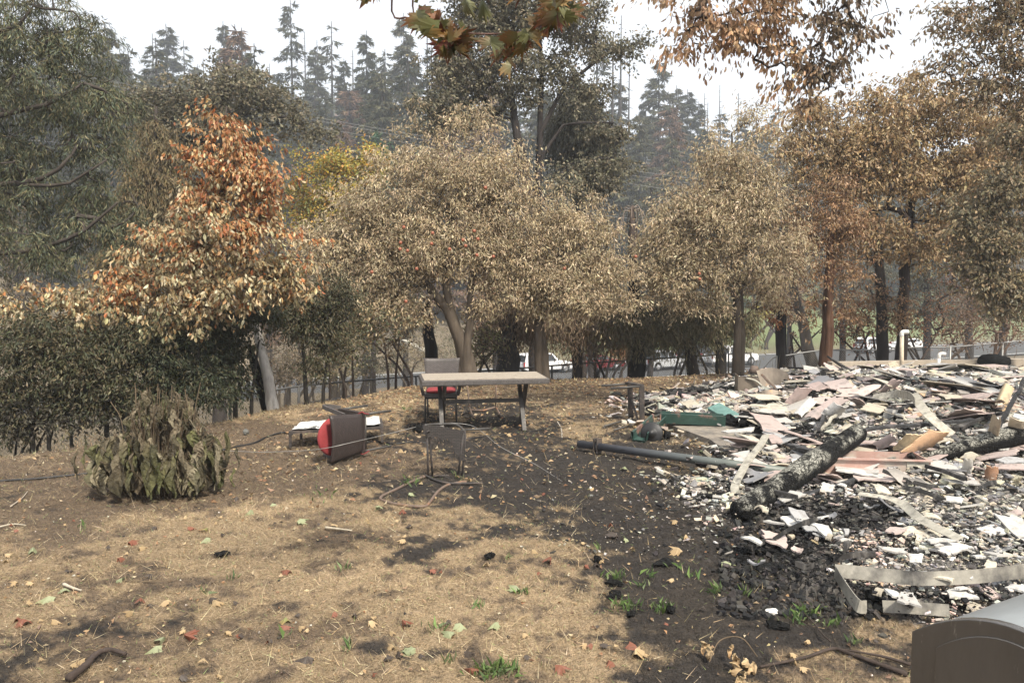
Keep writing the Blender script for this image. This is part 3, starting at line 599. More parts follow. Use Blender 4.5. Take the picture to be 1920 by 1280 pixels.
bare('madrone_tree', 'red brown trunked tree with rusty leaves and a broken pale twig', [T_([(1548, 695, 26), (1552, 620, 22), (1554, 540, 18), (1557, 440, 12), (1565, 380, 6)], 19.5), T_([(1554, 520, 9), (1590, 490, 6)], 19.4)], (.085, .045, .028), 143,
     lobes_([(1540, 410, 70, 45), (1500, 450, 50, 45), (1590, 430, 55, 50), (1545, 500, 65, 40), (1520, 580, 26, 40), (1570, 350, 50, 40), (1590, 580, 26, 34)], 19.5), 160, RUST, per=55, spread=.2, cat='tree', LL=.095, WW=.035)
bare('burnt_tree', 'dark trunk behind the fence left of the white plastic pipe', [T_([(1655, 690, 24), (1652, 600, 20), (1650, 520, 18), (1640, 400, 12), (1600, 300, 6)], 20.5)], (.03, .025, .022), 144, lobes_([(1650, 560, 50, 40), (1680, 600, 40, 30), (1620, 500, 40, 40)], 20.5), 80, RUST, per=22, spread=.22, LL=.09, WW=.035)
bare('maple_tree', 'large gold brown tree with a crooked limb above the rubble', [T_([(1686, 695, 20), (1695, 560, 20), (1702, 440, 20), (1712, 330, 14), (1720, 220, 8)], 21), T_([(1703, 400, 12), (1650, 385, 10), (1600, 430, 8)], 20.6)], (.04, .03, .026), 145,
     lobes_([(1640, 250, 85, 60), (1735, 210, 80, 50), (1590, 330, 70, 60), (1690, 330, 70, 50), (1780, 310, 80, 70), (1850, 250, 80, 70), (1700, 150, 45, 30), (1640, 190, 40, 30), (1860, 350, 70, 60), (1770, 400, 60, 45), (1560, 290, 45, 55), (1500, 270, 40, 60), (1530, 210, 40, 30), (1620, 430, 55, 35), (1690, 450, 50, 40), (1750, 470, 50, 35), (1820, 440, 50, 40)], 20.5), 620, GOLD, per=60, spread=.32, cat='tree', LL=.115, WW=.05)
bare('maple_tree', 'olive brown tree hanging over the fence at the right edge', [T_([(1960, 720, 30), (1955, 500, 26), (1930, 300, 14)], 17.5)], (.05, .042, .036), 146,
     lobes_([(1870, 450, 60, 60), (1900, 540, 50, 60), (1840, 520, 40, 45), (1890, 360, 60, 50), (1930, 250, 50, 60), (1830, 400, 50, 50)], 17.5), 250, [(.22, .18, .10), (.17, .14, .085), (.28, .21, .12), (.13, .12, .075)], per=66, spread=.22, cat='tree', LL=.10, WW=.05)
r7 = R_(147)
make_tree('oak_tree', 'tall oak whose olive crown tops the picture above the big fruit tree', 'oak', [T_([(1003, 700, 24), (1000, 400, 21), (972, 260, 17), (955, 160, 10)], 24), T_([(1004, 420, 16), (1012, 280, 13), (1016, 170, 9), (1010, 20, 6)], 24.2), T_([(1012, 250, 9), (1060, 160, 7), (1140, 100, 5), (1200, 80, 3)], 24), T_([(1010, 300, 8), (1060, 230, 6), (1150, 230, 3)], 23.8)],
          lobes_([(890, 40, 65, 55), (960, 20, 85, 60), (1060, 30, 80, 50), (860, 130, 70, 55), (950, 110, 80, 55), (1130, 95, 65, 32), (1195, 82, 32, 16), (840, 215, 70, 40), (910, 190, 60, 40), (1095, 345, 80, 28), (1150, 250, 50, 22), (1130, 320, 60, 24), (1040, 130, 50, 35), (1110, 180, 40, 26), (990, 180, 35, 28), (900, -30, 90, 40)], 24), r7, 720,
          lambda cm, T: foliage(cm, T, 62, .26, .105, .055, [(.17, .155, .10), (.13, .12, .08), (.22, .19, .125), (.10, .095, .065)], r7, .35, 4, clvar=.22), bark=(.035, .03, .028), rtip=.010, jit=.15, step=.5)
r8 = R_(148)
make_tree('cedar_tree', 'dark drooping cedar half hidden behind the tall oak', 'cedar', [T_([(1085, 700, 26), (1083, 150, 5)], 27)], lobes_([(1080, 200, 40, 40), (1085, 250, 48, 40), (1080, 180, 22, 30)], 27), r8, 120,
          lambda cm, T: strands(cm, T, 30, r8, .9, .2, .03, [(.085, .082, .06), (.065, .065, .05)], 6, .7), bark=(.04, .034, .03), mleaf=M_needle, rtip=.01, step=.6)
# burnt snag with draped branches
sm = MB(); b = P(1186, 700, 20.5); b[2] = float(H(b[0], b[1])); root = empty('burnt_snag', b, 0, 'broken snag with pale branches drooping from its top among the fruit trees', 'dead tree')
tube(sm, np.array([b-b, P(1187, 540, 20.5)-b, P(1186, 440, 20.5)-b, P(1185, 385, 20.5)-b]), [.14, .13, .11, .05], 9, (.055, .042, .036), wob=.1, rng=R_(5))
rs = R_(6)
for k in range(11):
    a = P(1186, 390+rs.random()*12, 20.5)-b; dx = (rs.random()*2-1)*.42; ln = .6+.9*rs.random()
    tube(sm, spline([a, a+[dx*.6, (rs.random()-.5)*.3, .05], a+[dx, (rs.random()-.5)*.4, -ln*.5], a+[dx*(1+.6*rs.random()), (rs.random()-.5)*.5, -ln]], 5), .012, 4, (.22, .18, .15), caps=False)
sm.build('trunk', M_bark, root, True)
# oak limb hanging in from above, its trunk right of the view
r9 = R_(149)
def hang_c(p, rng):
    x, y, _ = proj(p); k = (smooth(1440, 1560, x) > rng.random(len(p)))[:, None]
    return np.where(k, mixc([(.15, .11, .075), (.10, .08, .06), (.22, .16, .10)], len(p), rng), mixc([(.44, .27, .15), (.36, .23, .13), (.50, .34, .21), (.26, .17, .10)], len(p), rng))
tk = (np.array([[7.9, 8.6, -.2], [7.6, 8.8, 3.0], [6.6, 9.4, 6.0], [5.0, 10.0, 7.4], [3.2, 10.2, 7.6], [2.0, 10.2, 7.0]]), np.array([.26, .23, .17, .11, .07, .03]))
make_tree('oak_tree', 'oak hanging branches of brown leaves down from the top right of the view', 'oak', [tk],
          lobes_([(1310, 20, 55, 45), (1290, 80, 38, 38), (1380, 60, 55, 60), (1450, 40, 60, 60), (1500, 120, 60, 45), (1570, 60, 60, 70), (1550, 150, 45, 40), (1450, -70, 200, 60), (1340, 130, 26, 22), (1620, 20, 40, 50), (1480, 170, 28, 20), (1520, 200, 22, 14)], 10.2), r9, 330,
          lambda cm, T: foliage(cm, T, 26, .17, .078, .032, None, r9, .65, 6, hang_c, clvar=.3), bark=(.04, .033, .03), rtip=.0045, jit=.12, sag=-.2)
r10 = R_(150)
tk = (np.array([[9.8, 12.9, -.2], [9.3, 13, 3.0], [8.6, 13, 5.2], [8.0, 13, 7.0]]), np.array([.3, .26, .2, .1]))
make_tree('oak_tree', 'grey brown leaved oak in the top right corner', 'oak', [tk],
          lobes_([(1830, 40, 60, 40), (1900, 100, 50, 60), (1790, 110, 45, 40), (1900, 10, 70, 60), (1850, 160, 50, 35), (1770, 40, 25, 30), (1930, 200, 50, 60), (1830, 190, 30, 25)], 13), r10, 210,
          lambda cm, T: foliage(cm, T, 34, .19, .08, .034, [(.20, .16, .10), (.14, .12, .085), (.26, .20, .125), (.24, .16, .09)], r10, .5, 4, clvar=.3), bark=(.03, .026, .024), rtip=.005, jit=.12)
# bare brush behind the fence on the right and twiggy shrubs on the left of the fruit trees
def brush(lab, x, yb, Y, LL, seed, n, pal=None, per=6, col=(.11, .075, .055), nt=4, group=None, rt=.004):
    rr = R_(seed); L = lobes_(LL, Y); T = sample_lobes(L, n, rr, 2.5)
    tr = []
    for k in range(nt):
        q = T_([(x+rr.integers(-40, 40), yb, 5), (x+rr.integers(-50, 50), yb-70, 3)], Y+rr.random()); tr.append(q)
    make_tree('brush_shrub', lab, 'shrub', tr, L, rr, n, (lambda cm, T: foliage(cm, T, per, .22, .07, .035, pal, rr, .4, 4)) if pal else (lambda cm, T: None), bark=col, rtip=rt, jit=.12, tgts=T, group=group)
gb = 'leafless brush along the road'
brush('bare brown brush behind the fence at the right edge', 1880, 690, 23, [(1880, 590, 60, 70)], 160, 300, [(.20, .13, .08)], 4, (.15, .10, .075), group=gb)
brush('bare brown brush behind the short white pipe', 1800, 690, 23, [(1800, 600, 60, 60)], 161, 280, [(.20, .13, .08)], 4, (.14, .10, .075), group=gb)
brush('grey twiggy brush behind the tall white pipe', 1720, 690, 22, [(1725, 590, 55, 60), (1780, 520, 50, 30)], 162, 260, [(.22, .11, .06)], 4, (.07, .055, .047), group=gb)
brush('dark twiggy brush between the red brown trunk and the dark trunk', 1610, 690, 22, [(1605, 600, 45, 60)], 163, 220, [(.26, .12, .06)], 7, (.055, .045, .04), group=gb)
brush('thin bare sapling clump beside the red brown trunk', 1495, 690, 24, [(1500, 600, 30, 60)], 164, 60, [(.2, .12, .07)], 3, (.07, .055, .047), group=gb)
brush('twiggy shrub with small green leaves left of the standing chair', 655, 720, 15, [(650, 640, 50, 45), (690, 600, 50, 40)], 165, 150, [(.16, .14, .08), (.09, .10, .055), (.24, .18, .10)], 12, (.07, .055, .045))
brush('sparse twiggy shrub right behind the standing chair', 740, 705, 16.5, [(735, 620, 50, 50), (780, 590, 40, 30)], 166, 90, [(.24, .17, .10)], 6, (.08, .06, .05))
brush('leafy shrub between the forked trunk and the ribbed charred trunk', 910, 700, 17.5, [(910, 640, 32, 40)], 167, 90, [(.10, .085, .055), (.2, .2, .08), (.17, .12, .08)], 14, (.06, .05, .042))
brush('tangled dark brush left of the thick black trunk', 1130, 705, 20.5, [(1125, 650, 35, 35)], 168, 90, [(.09, .07, .05)], 8, (.045, .038, .033))
brush('rusty orange shrub just left of the thick black trunk', 1160, 700, 40, [(1162, 648, 22, 26)], 169, 50, [(.36, .17, .06), (.30, .14, .06)], 60, (.05, .04, .035), rt=.008)
brush('bright yellow shrub on the green bank beyond the pickup', 1432, 640, 92, [(1432, 585, 26, 12)], 170, 60, [(.62, .50, .05), (.5, .42, .06)], 50, (.05, .04, .035), rt=.01)
brush('grey twiggy brush hiding the nose of the silver car', 1290, 700, 24, [(1285, 655, 25, 22)], 171, 40, None, 6, (.05, .042, .038))
brush('low dark brush under the shrubs at the far left fence', 60, 850, 10.9, [(50, 780, 60, 30), (150, 790, 50, 20)], 172, 120, [(.06, .055, .04)], 8, (.03, .026, .024))
for k, (x, y, Yd, rx, ry) in enumerate([(520, 690, 24, 60, 40), (600, 690, 26, 70, 36), (700, 680, 30, 70, 40), (560, 640, 34, 70, 50), (780, 660, 36, 60, 34), (860, 650, 40, 60, 40), (660, 640, 40, 60, 34)]):
    brush('low dry brush on the slope beyond the leaning post', x, 745, Yd, [(x, y, rx, ry)], 240+k, 150, [[(.16, .12, .08), (.12, .10, .07)], [(.22, .17, .10), (.15, .13, .08)], [(.11, .11, .065), (.16, .14, .09)]][k % 3], 16, (.09, .075, .06), group='low dry brush beyond the leaning post')
# standing burnt trees between the fence and the road
GM = 'slender burnt trees on the slope above the road'
mid = [(30, 46, 300, .3), (230, 40, 250, .3), (500, 50, 400, .35), (680, 44, 380, .3), (760, 50, 400, .3), (930, 48, 400, .35), (1110, 50, 330, .3), (1220, 52, 350, .3), (1480, 60, 380, .3), (1580, 46, 280, .3), (1740, 44, 300, .35), (1820, 50, 280, .4), (1880, 42, 250, .35), (1650, 60, 250, .3), (560, 60, 300, .3)]
for k, (x, Y, yt, rad) in enumerate(mid):
    rr = R_(180+k); g0 = P(x, 700, Y); 
    tp = P(x+rr.integers(-12, 12), yt, Y); b0 = np.array([g0[0], g0[1], float(H(g0[0], g0[1]))-.2])
    tk = (np.array([b0, b0*.5+tp*.5+[rad*.3, 0, 0], tp]), np.array([rad*.7, rad*.5, .05])); hgt = tp[2]-b0[2]
    lb = [(b0*(1-f)+tp*f, np.array([2.2*(1.15-f), 2.2*(1.15-f), hgt*.12])) for f in (.45, .6, .75, .9)]
    pal = [[(.17, .13, .085), (.13, .105, .07)], [(.12, .115, .075), (.09, .09, .06)], [(.22, .13, .075), (.17, .11, .07)]][k % 3]
    lab = ['slender burnt tree with tan leaves on the slope above the road', 'slender burnt tree with dull olive leaves on the slope above the road', 'slender burnt tree with rusty leaves on the slope above the road'][k % 3]
    make_tree('burnt_tree', lab, 'burnt tree', [tk], lb, rr, 110, lambda cm, T: foliage(cm, T, 42, .42, .19, .085, pal, rr, .4, 4), bark=(.035, .03, .028), rtip=.012, jit=.12, step=.9, group=GM+[' tan', ' olive', ' rusty'][k % 3])
# maple branches hanging close overhead, trunk behind the camera
MAP = np.array([(0, 0), (.10, .06), (.34, -.02), (.28, .14), (.50, .22), (.40, .32), (.52, .52), (.30, .46), (.27, .62), (.13, .58), (0, 1.0), (-.13, .58), (-.27, .62), (-.30, .46), (-.52, .52), (-.40, .32), (-.50, .22), (-.28, .14), (-.34, -.02), (-.10, .06)])
def maple_leaf(mb, p, ax, nrm, L, c_in, c_out, droop, rng, wf=.95):
    a = unit(ax); n = unit(nrm-a*np.dot(nrm, a)); wv = np.cross(a, n); V = [p+a*L*.35]
    for u, v in MAP:
        rr_ = math.hypot(u, v-.3); V.append(p+a*L*v+wv*L*u*wf-n*L*(droop*abs(u)*1.1+.5*droop*v*v)+n*L*.03*rng.normal())
    k = len(MAP); C = np.array([c_in]+[np.array(c_in)*(1-t)+np.array(c_out)*t for t in [min(1, max(0, (math.hypot(u, v-.3)-.18)*2.2)) for u, v in MAP]])
    mb.add(np.array(V), np.array([[0, 1+i, 1+(i+1) % k] for i in range(k)]), C)
r11 = R_(190)
tk = (np.array([[-1.6, -1.8, 0], [-1.5, -1.6, 2.2], [-1.1, -.2, 3.6], [-.5, 1.8, 4.1], [-.25, 3.0, 3.95], [.1, 3.8, 3.9]]), np.array([.2, .17, .09, .04, .02, .012]))
root = empty('maple_tree', tk[0][0], 0, 'maple whose wilted green and red leaves hang close overhead at the top', 'maple')
tm = MB(); tube(tm, spline(tk[0], 5)-tk[0][0], np.interp(np.linspace(0, 5, 26), range(6), tk[1]), 9, (.09, .075, .06))
cl = [(697, -8, 5, 20), (785, 25, 4, 16), (793, 50, 4, 14), (822, 55, 5, 18), (838, 80, 7, 24), (850, 100, 4, 14), (925, 85, 3, 12), (965, 85, 7, 24), (985, 75, 6, 26), (945, 110, 3, 10), (1040, 20, 7, 24), (1050, 25, 4, 20), (1022, 50, 3, 12), (985, -15, 3, 14), (878, 62, 1, 6), (660, -60, 8, 40), (900, -60, 12, 90), (1050, -50, 10, 60)]
tw = [[(650, -140), (735, -10), (768, 35), (800, 55)], [(800, 50), (870, 62), (930, 64), (985, 58), (1040, 20), (1060, -60), (1000, -160)], [(790, -120), (775, -20), (790, 30), (830, 70)], [(985, 58), (960, 90)], [(690, -140), (700, -20)]]
cm = MB()
for q in tw:
    pts = np.array([P(a, b_, 3.6) for a, b_ in q]); pts[0] = tk[0][4] if q[0][1] < -100 else pts[0]
    tube(tm, spline(pts, 5)-tk[0][0], .0045, 5, (.10, .06, .05))
for (x, y, n, sp) in cl:
    for k in range(int(n*1.9)):
        p = P(x+r11.normal()*sp*.42, y-14+r11.normal()*sp*.4, 3.6+r11.normal()*.07)-tk[0][0]
        c1 = [(.09, .10, .035), (.14, .145, .06), (.06, .07, .03), (.20, .21, .12), (.10, .04, .025)][r11.integers(0, 5)]; c2 = [(.20, .045, .02), (.26, .11, .025), (.10, .085, .03), (.16, .03, .02), (.10, .10, .04)][r11.integers(0, 5)]
        maple_leaf(cm, p, np.array([r11.normal()*.4, r11.normal()*.4, -1]), r11.normal(size=3), (.052+.042*r11.random()), c1, c2, 1.0+1.1*r11.random(), r11, .45+.35*r11.random())
tm.build('trunk', M_bark, root, True); cm.build('crown', M_leaf, root)
# ------------------------------------------------------------------ materials of the things
def weave(name, c1, c2, sx=62, sy=24):
    m = bpy.data.materials.new(name); m.use_nodes = True; nt = m.node_tree; b = nt.nodes['Principled BSDF']; L = nt.links.new
    tc = node(nt, 'ShaderNodeTexCoord'); mp = node(nt, 'ShaderNodeMapping'); mp.inputs['Scale'].default_value = (1, 1, 1)
    L(tc.outputs['UV'], mp.inputs['Vector'])
    br = node(nt, 'ShaderNodeTexBrick'); br.inputs['Scale'].default_value = 1.0; br.inputs['Brick Width'].default_value = 1/sy; br.inputs['Row Height'].default_value = 1/sx; br.inputs['Mortar Size'].default_value = .0028; br.inputs['Mortar Smooth'].default_value = .6
    br.inputs['Color1'].default_value = (*c1, 1); br.inputs['Color2'].default_value = (*c2, 1); br.inputs['Mortar'].default_value = (.012, .01, .009, 1)
    L(mp.outputs[0], br.inputs['Vector']); L(br.outputs['Color'], b.inputs['Base Color']); b.inputs['Roughness'].default_value = .5
    bp = node(nt, 'ShaderNodeBump'); bp.inputs['Strength'].default_value = .8; bp.inputs['Distance'].default_value = .006; bp.invert = True
    L(br.outputs['Fac'], bp.inputs['Height']); L(bp.outputs[0], b.inputs['Normal'])
    return m
M_weave = weave('wicker_grey', (.12, .105, .10), (.085, .075, .07)); M_weaveb = weave('wicker_brown', (.048, .034, .030), (.032, .022, .020)); M_weavec = weave('wicker_scorched', (.062, .054, .050), (.04, .035, .033))
M_wick = mat('wicker_frame', base=(.07, .062, .058), rough=.55, nscale=60, namp=.5, bump=.5, bscale=120)
M_tube = mat('grey_tube', base=(.05, .046, .042), rough=.5, nscale=14, namp=.3)
M_rust = mat('rusted_tube', base=(.12, .085, .065), rough=.7, nscale=9, namp=.3, second=(.34, .15, .06), sec_scale=3.5, sec_pos=.60, sec_w=.06)
M_burntt = mat('scorched_tube', base=(.035, .03, .028), rough=.75, nscale=20, namp=.5, second=(.10, .075, .06), sec_scale=8, sec_pos=.58)
M_red = mat('red_cushion', base=(.23, .027, .03), rough=.85, nscale=40, namp=.12, bump=.15, bscale=300)
M_top = mat('table_top', base=(.30, .26, .21), rough=.6, nscale=40, namp=.22, bump=.2, bscale=120, second=(.19, .16, .13), sec_scale=12, sec_pos=.62)
M_black = mat('charred_black', base=(.008, .008, .008), rough=.9, nscale=30, namp=.6, bump=.8, bscale=40, spec=.15)
M_cable = mat('black_rubber', base=(.012, .012, .013), rough=.55)
M_wire = mat('steel_wire', base=(.32, .31, .29), rough=.5, metal=.5)
def uvbox(o, su=1.0):
    me = o.data; uv = me.uv_layers.new(name='UVMap'); n = len(me.vertices); co = np.zeros(n*3); me.vertices.foreach_get('co', co); co = co.reshape(-1, 3)
    li = np.zeros(len(me.loops), int); me.loops.foreach_get('vertex_index', li)
    U = np.zeros((len(li), 2))
    for p in me.polygons:
        k = int(np.argmax(np.abs(np.array(p.normal)))); ax = [(1, 2), (0, 2), (0, 1)][k]
        for l in p.loop_indices: U[l] = co[li[l]][list(ax)]
    uv.data.foreach_set('uv', U.ravel().astype(np.float32)); return o
def xform(z, x, org):
    """matrix with local z and x along the given world directions"""
    z = unit(np.array(z, float)); x = np.array(x, float); x = unit(x-z*np.dot(x, z)); y = np.cross(z, x)
    return Matrix(((x[0], y[0], z[0], org[0]), (x[1], y[1], z[1], org[1]), (x[2], y[2], z[2], org[2]), (0, 0, 0, 1)))
def curved_back(w0, w1, z0, z1, y0, lean, bow, th=.028, nx=12, nz=10, top_dip=.012):
    m = MB(); V = []; 
    for s_ in (0, 1):
        for a in range(nz+1):
            f = a/nz
            for b in range(nx+1):
                u = b/nx*2-1; wd = (w0*(1-f)+w1*f)/2
                V.append((u*wd, y0+lean*f+bow*(1-u*u)+(th if s_ else 0), z0+(z1-z0)*f-top_dip*f*(1-u*u)))
    k = nx+1; K = k*(nz+1); Fq = []
    for a in range(nz):
        for b in range(nx):
            i = a*k+b; Fq.append((i, i+1, i+k+1, i+k)); Fq.append((K+i, K+i+k, K+i+k+1, K+i+1))
    for a in range(nz):
        for b in (0, nx): i = a*k+b; q = (i, i+k, K+i+k, K+i); Fq.append(q if b == 0 else q[::-1])
    for b in range(nx):
        for a in (0, nz): i = a*k+b; q = (i, K+i, K+i+1, i+1); Fq.append(q if a == 0 else q[::-1])
    m.add(V, np.array(Fq)); return m
def cushion(wd, dp, th, z, rnd=.05, round_=False):
    m = MB(); N = 28; prof = [(0, 0), (.6, 0), (.92, .06), (1, .35), (1, .65), (.92, .94), (.6, 1.06), (0, 1.12)]
    V = []
    for (r_, h) in prof:
        for k in range(N):
            t = k/N*2*math.pi; c, s_ = math.cos(t), math.sin(t); e = 2 if round_ else 5
            q = (abs(c)**e+abs(s_)**e)**(-1/e); V.append((c*q*wd/2*r_, s_*q*dp/2*r_, z+h*th))
    i = np.arange(len(prof)-1)[:, None]*N; j = np.arange(N)[None]; j2 = (j+1) % N
    m.add(V, np.stack([i+j, i+j2, i+N+j2, i+N+j], -1).reshape(-1, 4)); return m
def chair(label, M, group='wicker armchairs of the garden set', cush='seat', wv=None):
    root = empty('garden_chair', (0, 0, 0), label=label, cat='chair', group=group, M=M); wv = wv or M_weave
    m = MB(); box(m, (-.235, -.24, .37), (.235, .23, .425)); uvbox(m.build('seat', wv, root))
    m = curved_back(.45, .54, .425, .895, .215, .07, .035); uvbox(m.build('backrest', wv, root, True))
    for sx in (-1, 1):
        m = MB(); tube(m, [(sx*.225, -.225, 0), (sx*.222, -.222, .37)], .0135, 8); m.build('leg', M_tube, root, True)
        m = MB(); tube(m, [(sx*.21, .235, 0), (sx*.215, .225, .37)], .0135, 8); m.build('leg', M_tube, root, True)
        m = MB(); pts = spline([(sx*.235, .245, .66), (sx*.265, .05, .672), (sx*.285, -.14, .665), (sx*.285, -.225, .62), (sx*.275, -.235, .52), (sx*.245, -.215, .40)], 7)
        ribbon(m, pts, (1, 0, 0), .045, .024); m.build('armrest', M_wick, root)
    m = MB(); tube(m, [(-.22, -.222, .36), (.22, -.222, .36), (.212, .226, .36), (-.212, .226, .36), (-.22, -.222, .36)], .012, 6); m.build('seat_frame', M_tube, root, True)
    if cush == 'seat': cushion(.43, .43, .045, .427).build('cushion', M_red, root, True)
    if cush == 'back':   # flopped flat against the inside of the backrest
        m = cushion(.44, .44, .05, 0, round_=True); R = np.array([[1, 0, 0], [0, 0, -1], [0, 1, 0]])
        m.V = [v@R.T+np.array([0, .19, .745]) for v in m.V]; m.build('cushion', M_red, root, True)
        for sx in (-1, 1):
            m = MB(); tube(m, spline([(sx*.22, .20, .45), (sx*.245, .235, .415), (sx*.23, .27, .40), (sx*.215, .25, .33)], 5), .006, 5); m.build('tie', M_red, root, True)
    return root
# standing chair behind the table
c0 = np.array([-1.04, 11.62, float(H(-1.04, 11.62))])
chair('upright grey wicker armchair with red seat cushion behind the table', Matrix.Translation(c0)@Matrix.Rotation(math.radians(3), 4, 'Z'))
# chair lying on its side
a_ = G(600, 872); b_ = G(735, 846); up_ = unit((a_-b_)*np.array([1, 1, 0])); org = (b_+np.array([0, 0, .275]))
M = xform(up_, (0, 0, -1), org+np.array([up_[1], -up_[0], 0])*.25)
chair('grey brown wicker armchair lying on its side with red cushion flopped out', M, cush='back', wv=M_weaveb)
# ------------------------------------------------------------------ table
tc_ = (G(792, 711, .74)+G(1036, 706, .74)+G(1005, 693, .74)+G(781, 698, .74))/4; ang = math.radians(9.5)
gz = float(H(tc_[0], tc_[1]))
tb = empty('garden_table', (tc_[0], tc_[1], gz), ang, 'long garden table with woven rim and crossed legs standing on the lawn', 'table')
m = MB(); box(m, (-.86, -.41, .655), (.86, .41, .728)); rim = m.build('rim', M_wick, tb)
bv = rim.modifiers.new('b', 'BEVEL'); bv.width = .012; bv.segments = 2
m = MB(); box(m, (-.825, -.375, .7285), (.825, .375, .738)); m.build('tabletop', M_top, tb)
M_tleg = mat('table_leg_metal', base=(.045, .04, .036), rough=.6, nscale=16, namp=.4, second=(.16, .145, .12), sec_scale=4, sec_pos=.62)
for sx in (-1, 1):
    x = sx*.56
    for sy in (-1, 1):
        m = MB(); xo = x+.0225*sy*1.02; bar(m, (xo, sy*.28, 0), (xo, -sy*.17, .655), .045, .055, (1, 0, 0)); m.build('leg', M_tleg, tb)
m = MB(); bar(m, (-.534, 0, .385), (.514, 0, .385), .05, .05); m.build('stretcher', M_tleg, tb)
# ------------------------------------------------------------------ burnt chair remains
def tubes_px(m, lines, rad=.012):
    for ln in lines: tube(m, np.array(ln), rad, 7)
bY = G(803, 893)[1]
o0 = G(835, 897); root = empty('burnt_chair', o0, 0, 'burnt upended wicker chair with ragged woven edge and bent frame on the ground', 'chair')
def q_(x, y, dy=0.0): return P(x, y, bY+dy)-o0
# woven side panel, its lower edge burnt away
top = [q_(793, 797), q_(820, 798), (q_(846, 803)), q_(871, 807, .02)]; m = MB(); rq = R_(7); nx = 36
tp = spline(top, 12); V = []; Fq = []; K = len(tp)
for i_, p in enumerate(tp):
    f = i_/(K-1); dep = .10+.20*smooth(.55, .95, f)+.05*rq.random()-(.05 if f < .1 else 0)
    for a in range(5): V.append(p+np.array([0, .0, -dep*a/4])); 
for i_ in range(K-1):
    for a in range(4): k = i_*5+a; Fq.append((k, k+5, k+6, k+1))
m.add(V, np.array(Fq)); o = m.build('woven_panel', M_weavec, root); uvbox(o); sm_ = o.modifiers.new('s', 'SOLIDIFY'); sm_.thickness = .012
m = MB()
for k in range(26):
    f = .12+.75*rq.random(); p = tp[int(f*(K-1))]+np.array([0, -.004, -.12-.16*smooth(.55, .95, f)]); L_ = .05+.07*rq.random()
    tube(m, [p+[0, 0, .05], p-[.008*rq.normal(), 0, L_]], .0035, 4)
m.build('burnt_strands', M_burntt, root)
m = MB(); tube(m, spline([q_(871, 808, .02), q_(855, 796, .30), q_(820, 795, .36), q_(797, 797, .06)], 6), .014, 7); tube(m, [q_(871, 806, .02), q_(918, 803, .12)], .011, 7); m.build('seat_frame', M_tube, root, True)
for (xa, ya, xb, yb, dy) in [(801, 818, 803, 893, 0), (806, 820, 811, 892, .04), (869, 812, 858, 900, .0), (873, 815, 866, 902, .03)]:
    m = MB(); tube(m, [q_(xa, ya, dy), q_(xb, yb, dy)], .0115, 7); m.build('leg', M_burntt, root, True)
m = MB(); tube(m, spline([q_(801, 822, 0), q_(799, 812, -.02), q_(804, 808, -.02), q_(809, 814, .03), q_(806, 824, .04)], 5), .010, 6); bar(m, q_(869, 806, .02), q_(867, 860, .02), .05, .02, (0, 1, 0)); m.build('arm_frame', M_burntt, root, True)
def gpath(pts, h, o=None):
    q = np.array([G(a, b, h) for a, b in pts]); q[:, 2] += np.array([float(H(v[0], v[1])) for v in q]); return q-(o if o is not None else 0)
m = MB(); tube(m, spline(gpath([(800, 891), (772, 901), (742, 915), (713, 929), (728, 938), (760, 944), (795, 946), (806, 938), (820, 920), (838, 908), (862, 903), (875, 903)], .012, o0), 4), .0135, 8); m.build('bent_frame', M_rust, root, True)
m = MB(); tube(m, spline(gpath([(798, 890), (815, 898), (838, 904), (865, 905), (905, 905)], .02, o0), 4), .012, 7); tube(m, gpath([(812, 891), (842, 891)], .012, o0), .011, 7); m.build('lower_bar', M_burntt, root, True)
# second burnt frame to the right
o0 = G(1192, 790); Yb = o0[1]; root = empty('burnt_chair', o0, 0, 'burnt black chair frame tipped on its side in front of the rubble cans', 'chair')
def q_(x, y, dy=0.0): return P(x, y, Yb+dy)-o0
for lab, ln, rr_ in [('leg', [q_(1128, 723, .15), q_(1182, 719, .2)], .016), ('leg', [q_(1145, 728, -.1), q_(1200, 724, -.05)], .016)]:
    m = MB(); tube(m, ln, rr_, 7); m.build(lab, M_tube, root, True)
m = MB(); bar(m, q_(1175, 717, .2), q_(1204, 723, -.05), .07, .03); bar(m, q_(1181, 722, .2), q_(1183, 783, .22), .075, .045, (0, 1, 0)); bar(m, q_(1203, 724, -.05), q_(1204, 789, -.02), .07, .05, (0, 1, 0)); m.build('seat_frame', M_burntt, root)
m = MB(); bar(m, q_(1185, 750, .2), q_(1196, 787, .1), .03, .03, (0, 1, 0)); tube(m, [q_(1183, 784, .2), q_(1196, 790, .1)], .014, 6); m.build('brace', M_burntt, root)
for ln in ([(1133, 797), (1180, 784)], [(1151, 805), (1202, 790)]):
    m = MB(); g_ = gpath(ln, .03, o0); tube(m, g_, .012, 7); m.build('leg', M_tube, root, True)
# rusty frame behind the table
o0 = G(906, 770); Yb = o0[1]; root = empty('chair_frame', o0, 0, 'bare rusty chair frame seen under the table', 'chair')
def q_(x, y, dy=0.0): return P(x, y, Yb+dy)-o0
m = MB()
tube(m, [q_(875, 712, .05), q_(879, 750, .02), q_(882, 768)], .011, 7); tube(m, [q_(931, 712, .05), q_(929, 764)], .011, 7); m.build('upright', M_rust, root, True)
m = MB(); tube(m, spline([q_(882, 768), q_(905, 769, -.05), q_(929, 763)], 6), .015, 7); m.build('cross_bar', M_rust, root, True)
m = MB(); tube(m, spline([q_(875, 712, .05), q_(903, 706, .1), q_(931, 712, .05)], 5), .011, 7); m.build('top_bar', M_rust, root, True)
for a, b in ([(880, 763), (888, 784)], [(930, 763), (939, 780)]):
    m = MB(); p1 = G(*b, .012)-o0; tube(m, [q_(*a), p1], .014, 7); m.build('foot', M_rust, root, True)
